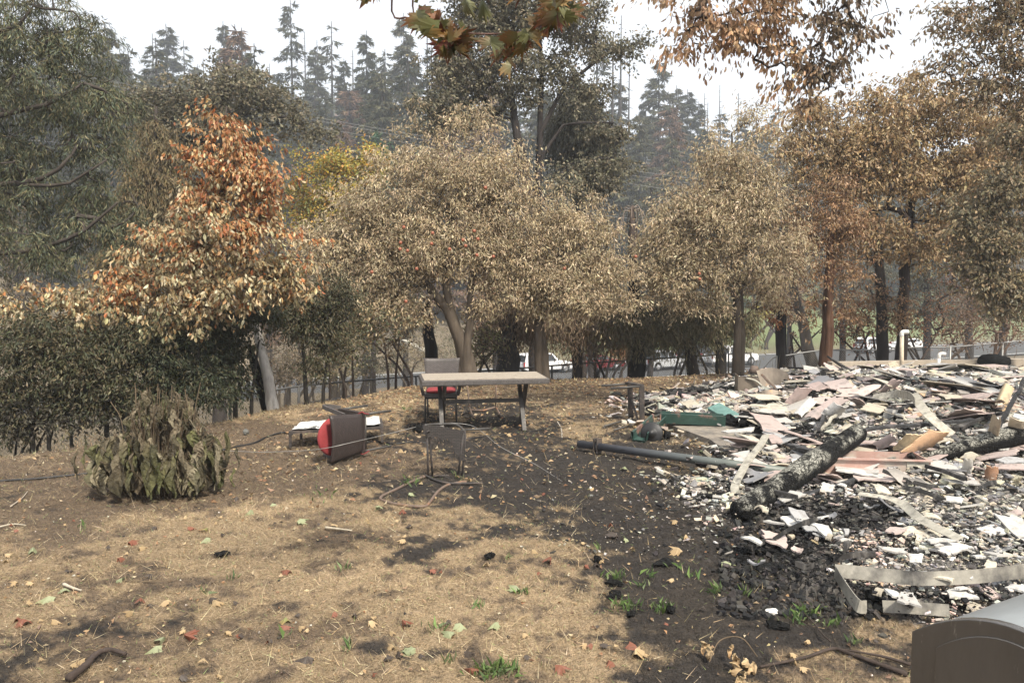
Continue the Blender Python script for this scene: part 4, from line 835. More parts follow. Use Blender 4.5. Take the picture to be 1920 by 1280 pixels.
m = MB(); tube(m, gpath([(882, 768), (868, 775), (874, 764)], .02, o0), .012, 6); m.build('bent_bar', M_burntt, root, True)
# low side table with a burst white top
M_white = mat('blistered_white', base=(.62, .62, .60), rough=.45, nscale=10, namp=.2, second=(.03, .03, .03), sec_scale=6, sec_pos=.60, sec_w=.03)
corner = [G(541, 809, .2), G(719, 800, .2), G(716, 783, .2), G(562, 794, .2)]; o0 = sum(corner)/4; o0[2] = 0
root = empty('low_table', o0, 0, 'low side table with burst white top behind the toppled chair', 'table')
m = MB(); V = [c-o0 for c in corner]; V2 = [v-[0, 0, .03] for v in V]; m.add(V+V2, np.array([[0, 1, 2, 3], [7, 6, 5, 4], [0, 4, 5, 1], [1, 5, 6, 2], [2, 6, 7, 3], [3, 7, 4, 0]])); m.build('frame', M_burntt, root)
m = MB(); ce = sum(V)/4; V = [ce+(v-ce)*.93+[0, 0, .003] for v in V]; N = 14; rq = R_(8); Vg = []; 
for a in range(N+1):
    for b in range(6):
        f, g2 = a/N, b/5; p = (V[0]*(1-f)+V[1]*f)*(1-g2)+(V[3]*(1-f)+V[2]*f)*g2; Vg.append(p+[0, 0, .012+.028*rq.random()])
m.add(Vg, np.array([(a*6+b, a*6+6+b, a*6+7+b, a*6+b+1) for a in range(N) for b in range(5)])); m.build('tabletop', M_white, root, True)
for v in [c-o0 for c in corner]:
    v = v*.97; m = MB(); bar(m, (v[0]*1, v[1], .17), (v[0], v[1], 0), .028, .028, (0, 1, 0)); m.build('leg', M_burntt, root)
# cables and wires
def lay(name, label, cat, pts, r_, mt, h=None, sides=6):
    p = spline(gpath(pts, r_ if h is None else h), 5); b = p[0].copy(); m = MB(); tube(m, p-b, r_, sides); o = m.build(name, mt, None, True); o.location = b; tag(o, label, cat); return o
lay('black_hose', 'black hose running from the wilted plant to the low white table', 'hose', [(405, 842), (440, 833), (475, 826), (500, 815), (530, 807), (548, 810)], .012, M_cable)
lay('black_hose', 'black hose crossing the soil at the far left edge', 'hose', [(-60, 905), (0, 895), (60, 891), (120, 885), (175, 879)], .012, M_cable)
lay('black_cable', 'black cable on the ground between the toppled chair and burnt chair', 'cable', [(680, 832), (700, 825), (740, 830), (770, 827), (798, 829)], .010, M_cable)
lay('black_cable', 'black cable lying under the table toward the pole', 'cable', [(875, 822), (920, 815), (960, 812), (1000, 806), (1030, 800)], .008, M_cable)
def hang(name, label, pts, r_=.0035, mt=None, cat='wire'):
    p = np.array([P(a, b, c) if len(e) == 3 else None for e in pts for a, b, c in [e]]); p = spline(p, 8); b = p[0].copy(); m = MB(); tube(m, p-b, r_, 5); o = m.build(name, mt or M_wire, None, True); o.location = b; tag(o, label, cat)
hang('steel_wire', 'thin steel wire stretched across the toppled chair from the wilted plant', [(400, 843, 9.3), (480, 847, 9.0), (560, 845, 8.7), (610, 840, 8.4), (660, 829, 8.5), (720, 815, 9.2), (780, 800, 9.6)])
hang('steel_wire', 'thin wire running from the burnt chair down across the charred lawn', [(845, 792, 9.6), (890, 800, 9.6), (940, 838, 8.8), (1000, 868, 8.6), (1060, 905, 7.9), (1130, 940, 7.2)], .003)
hang('stick', 'pale twig poking up beside the black end of the pole', [(1045, 790, 11.0), (1052, 803, 10.9), (1054, 822, 10.2)], .008, mat('pale_twig', base=(.34, .31, .27), rough=.8), 'stick')
# ------------------------------------------------------------------ big metal post and other metalwork
M_pole = mat('scorched_paint', base=(.115, .135, .115), rough=.5, nscale=10, namp=.25, spec=.6)
nt_ = M_pole.node_tree; b_ = nt_.nodes['Principled BSDF']; tcn = node(nt_, 'ShaderNodeTexCoord'); sp = node(nt_, 'ShaderNodeSeparateXYZ'); nt_.links.new(tcn.outputs['Object'], sp.inputs[0])
mr = node(nt_, 'ShaderNodeMapRange'); mr.inputs['From Min'].default_value = .5; mr.inputs['From Max'].default_value = 2.0; nt_.links.new(sp.outputs['X'], mr.inputs['Value'])
mx = node(nt_, 'ShaderNodeMix', data_type='RGBA'); mx.inputs['A'].default_value = (.04, .042, .05, 1); src = b_.inputs['Base Color'].links[0].from_socket
nt_.links.new(mr.outputs[0], mx.inputs['Factor']); nt_.links.new(src, mx.inputs['B']); nt_.links.new(mx.outputs['Result'], b_.inputs['Base Color'])
pa = G(1086, 832, .08); pb = G(1475, 884, .16); pc = G(1610, 908, .12); root = empty('metal_pole', (pa[0], pa[1], 0), 0, 'long metal pole lying on the charred lawn, blackened at its free end', 'pole'); o0 = np.array([pa[0], pa[1], 0])
m = MB(); tube(m, [pa-o0, (pa+pb)/2-o0, pb-o0], .045, 16); m.build('shaft', M_pole, root, True)
m = MB(); kk = pa+(pb-pa)*.105-o0; d_ = unit(pb-pa); 
for s_ in (-1, 1): bar(m, kk+d_*.022*s_+[0, 0, -.075], kk+d_*.022*s_+[0, 0, .095], .10, .012, d_)
m.build('clamp', M_burntt, root)
M_green = mat('green_painted_metal', base=(.022, .055, .045), rough=.5, nscale=10, namp=.3, second=(.36, .17, .14), sec_scale=3.6, sec_pos=.62, sec_w=.07)
M_green2 = mat('blue_green_paint', base=(.10, .19, .17), rough=.6, nscale=12, namp=.3)
def channel(m, pts, wd, ht, c=None):
    pts = np.array(pts, float); n = len(pts); t = unit(np.gradient(pts, axis=0)); s = unit(np.cross(t, [0, 0, 1])); prof = [(-wd*.5, ht), (-wd*.5+.025, ht), (-wd*.5+.025, ht*.86), (-wd*.38, .02), (wd*.38, .02), (wd*.5, ht), (wd*.5+.012, ht-.004), (wd*.40, .0), (-wd*.40, .0), (-wd*.5-.012, ht-.01)]
    k = len(prof); V = np.array([[p+s[i]*a+np.array([0, 0, b]) for a, b in prof] for i, p in enumerate(pts)]).reshape(-1, 3)
    i = np.arange(n-1)[:, None]*k; j = np.arange(k)[None]; j2 = (j+1) % k
    m.add(V, [np.stack([i+j, i+j2, i+k+j2, i+k+j], -1).reshape(-1, 4)])
p0, p1, p2 = G(1198, 828), G(1236, 793, .10), G(1358, 797, .08)
root = empty('slide_rail', p0, 0, 'bent dark green metal rail with faded red patches beside the concrete slab', 'metal rail')
m = MB(); channel(m, [p0-p0+[0, 0, .0], p1-p0], .20, .12); m.build('bent_end', M_green, root)
m = MB(); channel(m, [p1-p0+[.02, .02, .01], p2-p0], .20, .14); m.build('long_side', M_green, root)
p0, p1, p2 = G(1338, 762, .22), G(1375, 782, .14), G(1398, 788, .10)
m = MB(); ribbon(m, spline([p0-p0, p1-p0, p2-p0], 5), (.25, 1, .35), .20, .05); o = m.build('metal_chute', M_green2); o.location = p0; tag(o, 'pale blue green metal piece leaning on burnt debris behind the rail', 'metal piece')
bv = o.modifiers.new('b', 'BEVEL'); bv.width = .018; bv.segments = 3
# dark cone shaped lamp
o0 = G(1224, 827); root = empty('cone_lamp', o0, 0, 'blackened round stepped metal hood lying beside the green rail', 'lamp hood'); n_ = unit(np.array([-.35, -1, .25])); c_ = P(1222, 812, o0[1]+.05)-o0
M_hood = mat('blackened_metal', base=(.02, .02, .021), rough=.5, metal=.3, nscale=20, namp=.3)
m = MB(); tube(m, [c_+n_*a for a in (-.05, -.03, 0, .01, .03, .032, .055, .057, .085, .09)], [.10, .14, .145, .13, .075, .062, .055, .045, .035, .004], 20); m.build('hood', M_hood, root, True)
m = MB(); tube(m, spline([c_+[.10, .02, .06], c_+[.17, .02, .03], c_+[.18, 0, -.05], c_+[.16, -.02, -.08]], 4), .014, 6); tube(m, [c_+[.17, .05, -.02], c_+[.24, .05, -.04]], .05, 9); m.build('bracket', M_black, root, True)
# curved pale strip leaning over the pole
M_strip = mat('pale_strip', base=(.33, .31, .26), rough=.75, nscale=18, namp=.35, second=(.10, .095, .085), sec_scale=7, sec_pos=.62)
pp = [P(1436, 816, 8.5), P(1425, 835, 8.2), P(1405, 860, 7.9), P(1390, 885, 7.6), P(1379, 908, 7.35), P(1380, 922, 7.25), P(1398, 929, 7.2)]
b = pp[-1].copy(); m = MB(); ribbon(m, spline([p-b for p in pp], 6), (.8, -.35, .25), .075, .022); o = m.build('curved_strip', M_strip); o.location = b; tag(o, 'curved pale strip arching over the pole beside the charred log', 'strip')
# charred logs
M_log = mat('charred_log', base=(.010, .010, .010), rough=.85, nscale=30, namp=.5, bump=1.0, bscale=30, second=(.24, .235, .205), sec_scale=5, sec_pos=.50, sec_w=.05, spec=.15)
def ash_top(m_, lo, hi, amt=.55):   # ash settled on the upper side: cover by facing direction
    nt = m_.node_tree; b = nt.nodes['Principled BSDF']; ge = node(nt, 'ShaderNodeNewGeometry'); sp = node(nt, 'ShaderNodeSeparateXYZ'); nt.links.new(ge.outputs['Normal'], sp.inputs[0])
    mr = node(nt, 'ShaderNodeMapRange'); mr.inputs['From Min'].default_value = lo; mr.inputs['From Max'].default_value = hi; nt.links.new(sp.outputs['Z'], mr.inputs['Value'])
    for n in nt.nodes:
        if n.bl_idname == 'ShaderNodeMix' and n.data_type == 'RGBA':
            l = n.inputs['Factor'].links[0].from_socket; mu = node(nt, 'ShaderNodeMath', operation='MULTIPLY'); nt.links.new(l, mu.inputs[0]); nt.links.new(mr.outputs[0], mu.inputs[1]); nt.links.new(mu.outputs[0], n.inputs['Factor']); break
nt_ = M_log.node_tree
vo = node(nt_, 'ShaderNodeTexVoronoi', feature='DISTANCE_TO_EDGE'); vo.inputs['Scale'].default_value = 24; tcv = node(nt_, 'ShaderNodeTexCoord'); nt_.links.new(tcv.outputs['Object'], vo.inputs['Vector'])
mrv = node(nt_, 'ShaderNodeMapRange'); mrv.inputs['From Min'].default_value = .01; mrv.inputs['From Max'].default_value = .10; nt_.links.new(vo.outputs['Distance'], mrv.inputs['Value']); nz_ = node(nt_, 'ShaderNodeTexNoise'); nz_.inputs['Scale'].default_value = 9; nz_.inputs['Detail'].default_value = 5; vm_ = node(nt_, 'ShaderNodeVectorMath', operation='MULTIPLY_ADD'); vm_.inputs[1].default_value = (.22, .22, .22); nt_.links.new(tcv.outputs['Object'], nz_.inputs['Vector']); nt_.links.new(nz_.outputs['Color'], vm_.inputs[0]); nt_.links.new(tcv.outputs['Object'], vm_.inputs[2]); nt_.links.new(vm_.outputs[0], vo.inputs['Vector'])
for n_ in list(nt_.nodes):
    if n_.bl_idname == 'ShaderNodeMix' and n_.data_type == 'RGBA':
        l_ = n_.inputs['Factor'].links[0].from_socket; mu_ = node(nt_, 'ShaderNodeMath', operation='MULTIPLY'); nt_.links.new(l_, mu_.inputs[0]); nt_.links.new(mrv.outputs[0], mu_.inputs[1]); nt_.links.new(mu_.outputs[0], n_.inputs['Factor'])
    if n_.bl_idname == 'ShaderNodeBump':
        l_ = n_.inputs['Height'].links[0].from_socket; ad_ = node(nt_, 'ShaderNodeMath', operation='ADD'); nt_.links.new(l_, ad_.inputs[0]); nt_.links.new(mrv.outputs[0], ad_.inputs[1]); nt_.links.new(ad_.outputs[0], n_.inputs['Height'])
ash_top(M_log, .05, .6)
def log(label, pts, rad, mt, seed, name='charred_log', sides=20):
    rr = R_(seed); p = spline(pts, 10); n = len(p); b = p[0].copy(); R = np.interp(np.linspace(0, 1, n), np.linspace(0, 1, len(rad)), rad)
    p = p-b; t = unit(np.gradient(p, axis=0)); u = unit(np.cross(t, [0, 0, 1])); v = np.cross(u, t); a = np.arange(sides)/sides*2*math.pi
    A, I = np.meshgrid(a, np.arange(n)); 
    rrr = R[:, None]*(1+.13*(fbm(I*.35, np.cos(A)*1.5+np.sin(A)*2.2+4, seed, 3)-.5)*2+.06*rr.random(A.shape))
    V = p[:, None]+rrr[..., None]*(np.cos(A)[..., None]*u[:, None]+np.sin(A)[..., None]*v[:, None])
    e0 = V[0].mean(0)-t[0]*R[0]*.35; e1 = V[-1].mean(0)+t[-1]*R[-1]*.3
    m = MB(); i = np.arange(n-1)[:, None]*sides; j = np.arange(sides)[None]; j2 = (j+1) % sides; N = n*sides
    m.add(np.vstack([V.reshape(-1, 3), e0, e1]), [np.stack([i+j, i+j2, i+sides+j2, i+sides+j], -1).reshape(-1, 4), np.array([[N, (k+1) % sides, k] for k in range(sides)]+[[N+1, (n-1)*sides+k, (n-1)*sides+(k+1) % sides] for k in range(sides)])])
    o = m.build(name, mt, None, True); o.location = b; return tag(o, label, 'log')
log('thick charred log with ash grey bark leaning onto the rubble in front of the pole', [G(1388, 958, .10), G(1450, 920, .15), G(1530, 865, .30), G(1608, 812, .42)], [.095, .105, .105, .095], M_log, 3)
log('black charred beam with a pale lichen patch lying across the right rubble', [G(1712, 862, .22), G(1780, 848, .30), G(1860, 826, .38), G(1990, 795, .5)], [.03, .07, .10, .11], M_log, 4, 'charred_beam')
log('short black charred log on the far edge of the rubble', [G(1843, 677, .22), G(1865, 678, .24), G(1890, 680, .22)], [.15, .17, .13], M_black, 5)
log('long thin charred timber lying at the back edge of the rubble', [G(1518, 690, .05), G(1580, 689, .06), G(1640, 691, .05), G(1690, 690, .05)], [.04, .06, .06, .04], M_black, 6, 'charred_timber', 8)
def plank(label, a, b, wd, th, mt, name='charred_board', tilt=0):
    a = np.array(a); b = np.array(b); m = MB(); p = np.array([a+(b-a)*f+R_(int(abs(a[0])*100)).normal()*0 for f in np.linspace(0, 1, 9)])-a; rr = R_(int(abs(b[0])*999) % 9999); p[1:-1] += rr.normal(size=(7, 3))*.008
    ribbon(m, p, (-(b-a)[1], (b-a)[0], tilt), wd, th); o = m.build(name, mt); o.location = a; tag(o, label, 'board'); return o
M_chb = mat('charred_board', base=(.022, .022, .023), rough=.7, nscale=22, namp=.6, bump=.7, bscale=30, second=(.11, .10, .10), sec_scale=5, sec_pos=.6)
M_gyb = mat('ashen_board', base=(.17, .16, .155), rough=.8, nscale=12, namp=.4, stretch=(1, 6, 1))
plank('narrow charred board pointing up right below the thick log', G(1452, 948, .06), G(1605, 898, .18), .055, .03, M_chb)
plank('flat dark board end sticking out under the thick log', G(1482, 833, .2), G(1530, 848, .24), .12, .03, M_chb)
plank('long black angle strip crossing the middle of the rubble', G(1620, 806, .34), G(1824, 786, .42), .07, .03, M_chb)
plank('black strip above the blistered insulation in the middle of the rubble', G(1634, 769, .34), G(1725, 760, .42), .05, .03, M_chb)
plank('grey weathered board lying flat near the right edge of the rubble', G(1812, 764, .4), G(1893, 767, .4), .34, .02, M_gyb, 'ashen_board')
plank('charred split board beside the grey weathered one', G(1787, 763, .44), G(1858, 785, .42), .05, .04, M_chb)
plank('charred plank stub pointing left of the pink trough', G(1550, 770, .35), G(1535, 805, .3), .04, .04, M_chb)
plank('thin brown stick leaning out of the pink panels', G(1538, 806, .25), G(1592, 752, .5), .03, .025, M_strip, 'thin_stick')
plank('tall dark rod leaning out of the rubble by the right edge', G(1873, 800, .42), P(1922, 708, G(1890, 800, .42)[1]+.25), .035, .035, M_chb, 'dark_rod')
plank('short rusty bar leaning beside the rusted stove box', G(1462, 738, .25), P(1428, 702, G(1462, 738, .25)[1]), .045, .03, M_rust, 'rusty_bar')
# long pale metal strips
M_alu = mat('dull_metal_strip', base=(.25, .235, .20), rough=.55, metal=.25, nscale=14, namp=.3, second=(.07, .065, .06), sec_scale=3, sec_pos=.58)
def strip_px(label, pts, wd, h=.05, name='metal_strip', wdir=(.1, .3, 1), mt=None):
    p = np.array([G(e[0], e[1], e[2] if len(e) > 2 else h) for e in pts]); b = p[0].copy(); m = MB(); ribbon(m, spline(p-b, 6), wdir, wd, .006); o = m.build(name, mt or M_alu); o.location = b; tag(o, label, 'metal strip'); return o
strip_px('long bent metal strip edging the front of the rubble', [(1566, 1070, .16), (1600, 1072, .16), (1680, 1080, .16), (1720, 1084, .17), (1800, 1082, .18), (1870, 1076, .18), (1960, 1064, .18)], .085)
strip_px('folded pale metal strip running down to the charred block', [(1566, 1070, .16), (1582, 1098, .13), (1608, 1134, .08), (1625, 1137, .07)], .075)
strip_px('pale metal strip end lying left of the mailbox', [(1655, 1136, .08), (1700, 1138, .09), (1780, 1144, .10)], .07)
strip_px('arched pale trim strip crossing the back of the rubble', [(1636, 745, .45), (1680, 738, .55), (1705, 742, .62), (1716, 752, .6)], .10, wdir=(.2, 1, .6), mt=M_strip)
strip_px('twisted pale trim board slanting down to the pink panel', [(1712, 738, .6), (1730, 765, .55), (1752, 788, .45), (1785, 815, .32)], .11, wdir=(1, .1, .3), mt=M_strip)
strip_px('rusty tan strip lying diagonally across the front rubble', [(1610, 925, .20), (1680, 938, .20), (1730, 975, .18), (1800, 1010, .17)], .07, wdir=(.3, 1, .2), mt=M_strip)
# concrete slab
o0 = G(1320, 830); sl = np.array([G(1247, 803), G(1330, 834), G(1385, 872), G(1420, 865), G(1480, 830), G(1400, 792)])-o0
def slab(name, label, poly, h0, h1, mt, cat='slab', o=None):
    k = len(poly); m = MB(); b = np.array(poly); lo = b.copy(); hi = b.copy(); lo[:, 2] = h0; hi[:, 2] = h1; i = np.arange(k)
    m.add(np.vstack([lo, hi]), [np.arange(k)[::-1][None], (np.arange(k)+k)[None], np.stack([i, (i+1) % k, (i+1) % k+k, i+k], 1)]); ob = m.build(name, mt); ob.location = o; tag(ob, label, cat)
    n = sum((hi[q][0]*hi[(q+1) % k][1]-hi[(q+1) % k][0]*hi[q][1]) for q in range(k))
    if n < 0: ob.data.flip_normals()
    return ob
M_conc = mat('concrete', base=(.22, .19, .155), rough=.9, nscale=9, namp=.25, bump=.4, bscale=60, second=(.07, .065, .06), sec_scale=3.5, sec_pos=.58, sec_w=.12)
slab('concrete_slab', 'bare concrete slab corner littered with char left of the rubble', sl, -.05, .075, M_conc, o=o0)
# foundation wall along the back of the house
M_fnd = mat('foundation_concrete', base=(.34, .29, .23), rough=.9, nscale=7, namp=.2, bump=.3, bscale=50)
a_, b_ = G(1560, 696, .05), G(1990, 688, .05); d_ = unit(b_-a_); s_ = np.array([-d_[1], d_[0], 0])
slab('foundation_wall', 'low tan foundation wall along the back of the rubble', np.array([a_, b_, b_+s_*.2, a_+s_*.2])-a_, -.1, .20, M_fnd, 'wall', a_)['kind'] = 'thing'
# plastic pipes
M_pvc = mat('sooty_plastic', base=(.50, .42, .32), rough=.6, nscale=10, namp=.3)
M_pvcw = mat('white_plastic', base=(.66, .64, .60), rough=.5)
for lab, x, y0, y1, r_, mt in [('tall tan plastic pipe with a bent white top standing at the back of the rubble', 1691, 700, 625, .055, M_pvc), ('short white plastic pipe with a bent top beside the foundation wall', 1758, 696, 666, .045, M_pvcw)]:
    g_ = G(x, y0, .1); t_ = P(x+(0 if x < 1700 else 3), y1, g_[1]); g_[2] = float(H(g_[0], g_[1]))-.1; root = empty('plastic_pipe', g_, 0, lab, 'pipe')
    m = MB(); tube(m, [g_*0, (t_-g_)], r_*.75, 10); m.build('standpipe', mt, root, True)
    m = MB(); tube(m, spline([t_-g_-[0, 0, .06], t_-g_+[.0, 0, .01], t_-g_+[.04, 0, .035], t_-g_+[.13, 0, .03]], 4), r_*.8, 10); m.build('elbow', M_pvcw, root, True)
# rusted box, cans, trough, etc.
M_rbox = mat('heat_marked_steel', base=(.17, .14, .11), rough=.55, metal=.4, nscale=6, namp=.3, second=(.42, .19, .05), sec_scale=3, sec_pos=.62)
o0 = G(1400, 755, .0); root = empty('rusted_box', o0, math.radians(-8), 'rust stained metal box with a torn open lid at the left end of the rubble', 'metal box'); m = MB()
box(m, (-.16, -.2, 0), (.16, -.185, .45)); box(m, (-.16, .185, 0), (.16, .2, .42)); box(m, (-.175, -.2, 0), (-.16, .2, .47)); box(m, (.16, -.2, 0), (.175, .2, .36)); m.build('body', M_rbox, root)
m = MB(); ribbon(m, spline([(.18, -.15, .38), (.4, -.1, .42), (.62, 0, .34), (.70, .1, .2), (.72, .12, .05)], 5), (0, .4, 1), .38, .006); m.build('torn_side', M_rbox, root)
m = MB(); tube(m, spline([(-.05, -.21, .44), (.1, -.24, .40), (.22, -.26, .3), (.34, -.28, .22)], 4), .018, 6); m.build('handle_rod', M_strip, root, True)
m = MB(); tube(m, [(.10, 0, .5), (.12, .02, .62)], [.10, .05], 12); m.build('knob', M_rust, root, True)
root = empty('curved_shell', G(1458, 765, .1), 0, 'curved rusty shell with a yellow stained face in front of the pink panels', 'metal shell')
m = MB(); ribbon(m, spline([(-.32, 0, .1), (-.2, -.06, .18), (0, -.08, .17), (.12, 0, .06), (.14, .06, -.04)], 5), (0, .5, 1), .22, .008); m.build('side', M_rbox, root)
m = MB(); ribbon(m, spline([(-.34, .0, .03), (-.2, -.12, -.02), (0, -.14, -.05), (.10, -.1, -.09)], 5), (0, .6, .8), .12, .01); m.build('rim', M_rust, root)
rc_ = R_(77); cg = 'burnt cans and jars scattered along the left edge of the rubble'
def can():
    root = empty('tin_can', (0, 0, 0), 0, 'open burnt can among the ash by the tipped black chair frame', 'can', cg)
    m = MB(); n = 14; a = np.arange(n)/n*2*math.pi; ring = lambda r_, z: np.stack([np.cos(a)*r_, np.sin(a)*r_, np.full(n, z)], 1)
    m.add(np.vstack([ring(.04, 0), ring(.041, .004), ring(.04, .105), ring(.042, .11), ring(.037, .11), ring(.037, .006)]), [np.stack([i*n+np.arange(n), i*n+(np.arange(n)+1) % n, (i+1)*n+(np.arange(n)+1) % n, (i+1)*n+np.arange(n)], 1) for i in range(5)]+[np.arange(n)[::-1][None], (np.arange(n)+5*n)[None]])
    m.build('can_body', M_can, root); return root
M_can = mat('burnt_tin', base=(.16, .09, .065), rough=.6, metal=.3, nscale=30, namp=.5, second=(.035, .03, .03), sec_scale=14, sec_pos=.55)
c0_ = can()
for k in range(26):
    o = c0_ if k == 0 else copy_tree(c0_); x, y = 1205+rc_.random()*165, 748+rc_.random()*28; g_ = G(x, y, .05); g_[2] = float(H(g_[0], g_[1]))+.05
    o.location = g_; o.rotation_euler = (math.pi/2+rc_.normal()*.3, 0, rc_.random()*6.28)
    if k > 0: pass
M_pink = mat('pink_metal', base=(.40, .25, .21), rough=.55, nscale=6, namp=.2, second=(.36, .33, .28), sec_scale=3, sec_pos=.56)
o0 = G(1545, 905, .05); root = empty('pink_trough', o0, math.radians(-7), 'pink painted metal trough with a round drain hole, right of the thick charred log', 'trough'); m = MB()
box(m, (.0, 0, .04), (.98, .012, .24)); box(m, (.0, .40, .04), (.98, .412, .24)); box(m, (0, .012, .04), (.012, .40, .24)); box(m, (.968, .012, .04), (.98, .40, .24)); box(m, (.012, .012, .04), (.968, .40, .052)); box(m, (-.01, -.03, .24), (.99, .0, .255)); m.build('basin', M_pink, root)
m = MB(); box(m, (.76, -.008, .045), (.96, -.001, .235)); m.build('end_plate', M_strip, root)
m = MB(); tube(m, [(.86, -.006, .145), (.86, -.018, .145)], .052, 18); m.build('drain_ring', M_strip, root, True)
m = MB(); tube(m, [(.86, -.0185, .145), (.86, -.022, .145)], .036, 18); m.build('drain_hole', M_black, root, True)
m = MB(); tube(m, [(-.25, -.10, .03), (.8, -.14, .0)], .045, 14); o = m.build('fallen_pipe', M_pink, None, True); o.location = o0; o.rotation_euler = (0, 0, math.radians(-7)); tag(o, 'pinkish pipe lying under the trough', 'pipe')
# ------------------------------------------------------------------ fence
M_galv = mat('galvanised_steel', base=(.28, .28, .27), rough=.5, metal=.5, nscale=20, namp=.2)
M_galvd = mat('sooty_steel', base=(.09, .088, .085), rough=.6, metal=.4, nscale=20, namp=.3)
def fY(x, off=2.3):
    u = (x-960)/F; th_ = math.atan(u*1.0); return float(crest(th_))*math.cos(th_)+off
def fence(label, rail, mt, posts, h=1.15, off=2.3):
    pts = np.array([P(a, b, fY(a, off)) for a, b in rail]); b0 = pts[0].copy(); b0[2] -= h; root = empty('chain_link_fence', b0, 0, label, 'fence')
    rp = spline(pts, 6) if len(pts) > 2 else pts
    m = MB(); tube(m, rp-b0, .021, 7); m.build('top_rail', mt, root, True)
    xs = np.array([q[0] for q in rp])
    for x in posts:
        p = np.array([np.interp(x, [r_[0] for r_ in rail], [q[k] for q in pts]) for k in range(3)]); g_ = float(H(p[0], p[1]))-.2
        m = MB(); tube(m, [[p[0], p[1], min(g_, p[2]-h)]-b0, p-b0], .026, 8); m.build('post', mt, root, True)
    L = np.concatenate([[0], np.cumsum(np.linalg.norm(np.diff(rp, axis=0), axis=1))]); m = MB(); at = lambda s_: np.stack([np.interp(s_, L, rp[:, k]) for k in range(3)], -1)
    s0 = np.arange(-h, L[-1], .065); 
    for sg in (1, -1):
        a_ = s0 if sg > 0 else s0+h; b_ = a_+sg*h; lo = np.clip(a_, 0, L[-1]); hi = np.clip(b_, 0, L[-1]); fa = np.abs(lo-a_)/h; fb = 1-np.abs(b_-hi)/h; ok = fb > fa
        A = at(lo[ok])-np.stack([0*lo[ok], 0*lo[ok], h*(1-fa[ok])], -1); B = at(hi[ok])-np.stack([0*lo[ok], 0*lo[ok], h*(1-fb[ok])], -1); A = A-b0; B = B-b0; w_ = np.array([0, 0, .0022]); N = len(A)
        m.add(np.stack([A-w_, B-w_, B+w_, A+w_], 1).reshape(-1, 3), np.arange(N*4).reshape(-1, 4))
        dw = np.array([.0, .0022, 0]); m.add(np.stack([A-dw, B-dw, B+dw, A+dw], 1).reshape(-1, 3), np.arange(N*4).reshape(-1, 4))
    m.build('wire_mesh', mt, root)
    return root
fence('sooty chain link fence running from the leaning post to the gate', [(505, 733), (560, 724), (640, 716), (780, 705), (950, 692), (1095, 681), (1200, 674), (1362, 664)], M_galvd, [560, 660, 780, 880, 1034, 1197, 1290, 1356])
fence('galvanised chain link fence rising right of the gate', [(1432, 690), (1449, 671), (1470, 667), (1539, 657), (1610, 656), (1684, 656)], M_galv, [1456, 1539, 1612, 1684])
fence('thin railed chain link fence behind the rubble at the right', [(1672, 652), (1782, 650), (1860, 644), (1990, 633)], M_galv, [1782, 1880], off=2.0)
fence('low sooty fence hidden under the shrubs at the far left', [(-60, 800), (100, 772), (240, 760), (505, 735)], M_galvd, [-10, 130, 300, 420], off=1.8)
gy = fY(1385); root = empty('fence_gate', P(1362, 700, gy), 0, 'narrow open pipe framed gate in front of the white pickup', 'gate'); o0 = np.array(root.location)
m = MB(); tube(m, spline([P(1366, 712, gy)-o0, P(1366, 668, gy)-o0, P(1370, 664, gy)-o0, P(1404, 662, gy)-o0, P(1408, 666, gy)-o0, P(1408, 712, gy)-o0], 4), .02, 7); tube(m, [P(1366, 688, gy)-o0, P(1408, 687, gy)-o0], .016, 6); m.build('gate_frame', M_galvd, root, True)
m = MB(); tube(m, [P(1360, 715, gy)-o0, P(1360, 657, gy)-o0], .035, 8); m.build('gate_post', M_galvd, root, True)
# leaning weathered post and power lines
g_ = G(513, 757); t_ = P(478, 600, g_[1]+.3); M_wood = mat('weathered_wood', attr=True, rough=.85, nscale=9, namp=.35, bump=.8, bscale=16, stretch=(1, 1, .15), second=(.05, .045, .04), sec_scale=5, sec_pos=.62)
m = MB(); tube(m, spline([g_*0-[0, 0, .2], (t_-g_)*.3, (t_-g_)*.65, t_-g_], 5), np.linspace(.10, .06, 16), 12, (.42, .40, .37), wob=.12, rng=R_(4)); o = m.build('leaning_post', M_wood, None, True); o.location = g_; tag(o, 'pale weathered broken post leaning at the edge of the dark shrubs', 'post')
m = MB(); tube(m, [[.02, .14, -.3], (t_-g_)*.5+[-.10, .14, 0], (t_-g_)*.7+[-.12, .14, 0]], [.10, .07, .03], 8, (.02, .02, .02)); o = m.build('charred_stump', M_black, None, True); o.location = g_-np.array([.12, 0, 0]); tag(o, 'charred black stump beside the pale leaning post', 'stump')
M_line2 = mat('overhead_wire', base=(.22, .22, .22), rough=.6)
for k, (lab, pts) in enumerate([('uppermost overhead wire crossing above the orange topped tree', [(0, 118), (250, 160), (500, 204), (760, 250), (1000, 290), (1300, 335), (2100, 430)]), ('second overhead wire just under the uppermost one', [(0, 128), (250, 168), (500, 210), (760, 256), (1000, 297), (1300, 345), (2100, 445)]), ('third overhead wire below the close pair', [(0, 140), (250, 176), (500, 222), (760, 268), (1000, 312), (1300, 362), (2100, 470)]), ('lowest overhead wire passing behind the orange topped tree', [(0, 258), (240, 280), (400, 305), (620, 338), (800, 362), (1100, 400), (2100, 520)])]):
    p = spline([P(a, b, 42+k*.4+(a-960)*.006) for a, b in pts], 8); b = p[0].copy(); m = MB(); tube(m, p-b, .010, 4, caps=False); o = m.build('overhead_wire', M_line2, None, True); o.location = b; tag(o, lab, 'overhead wire')
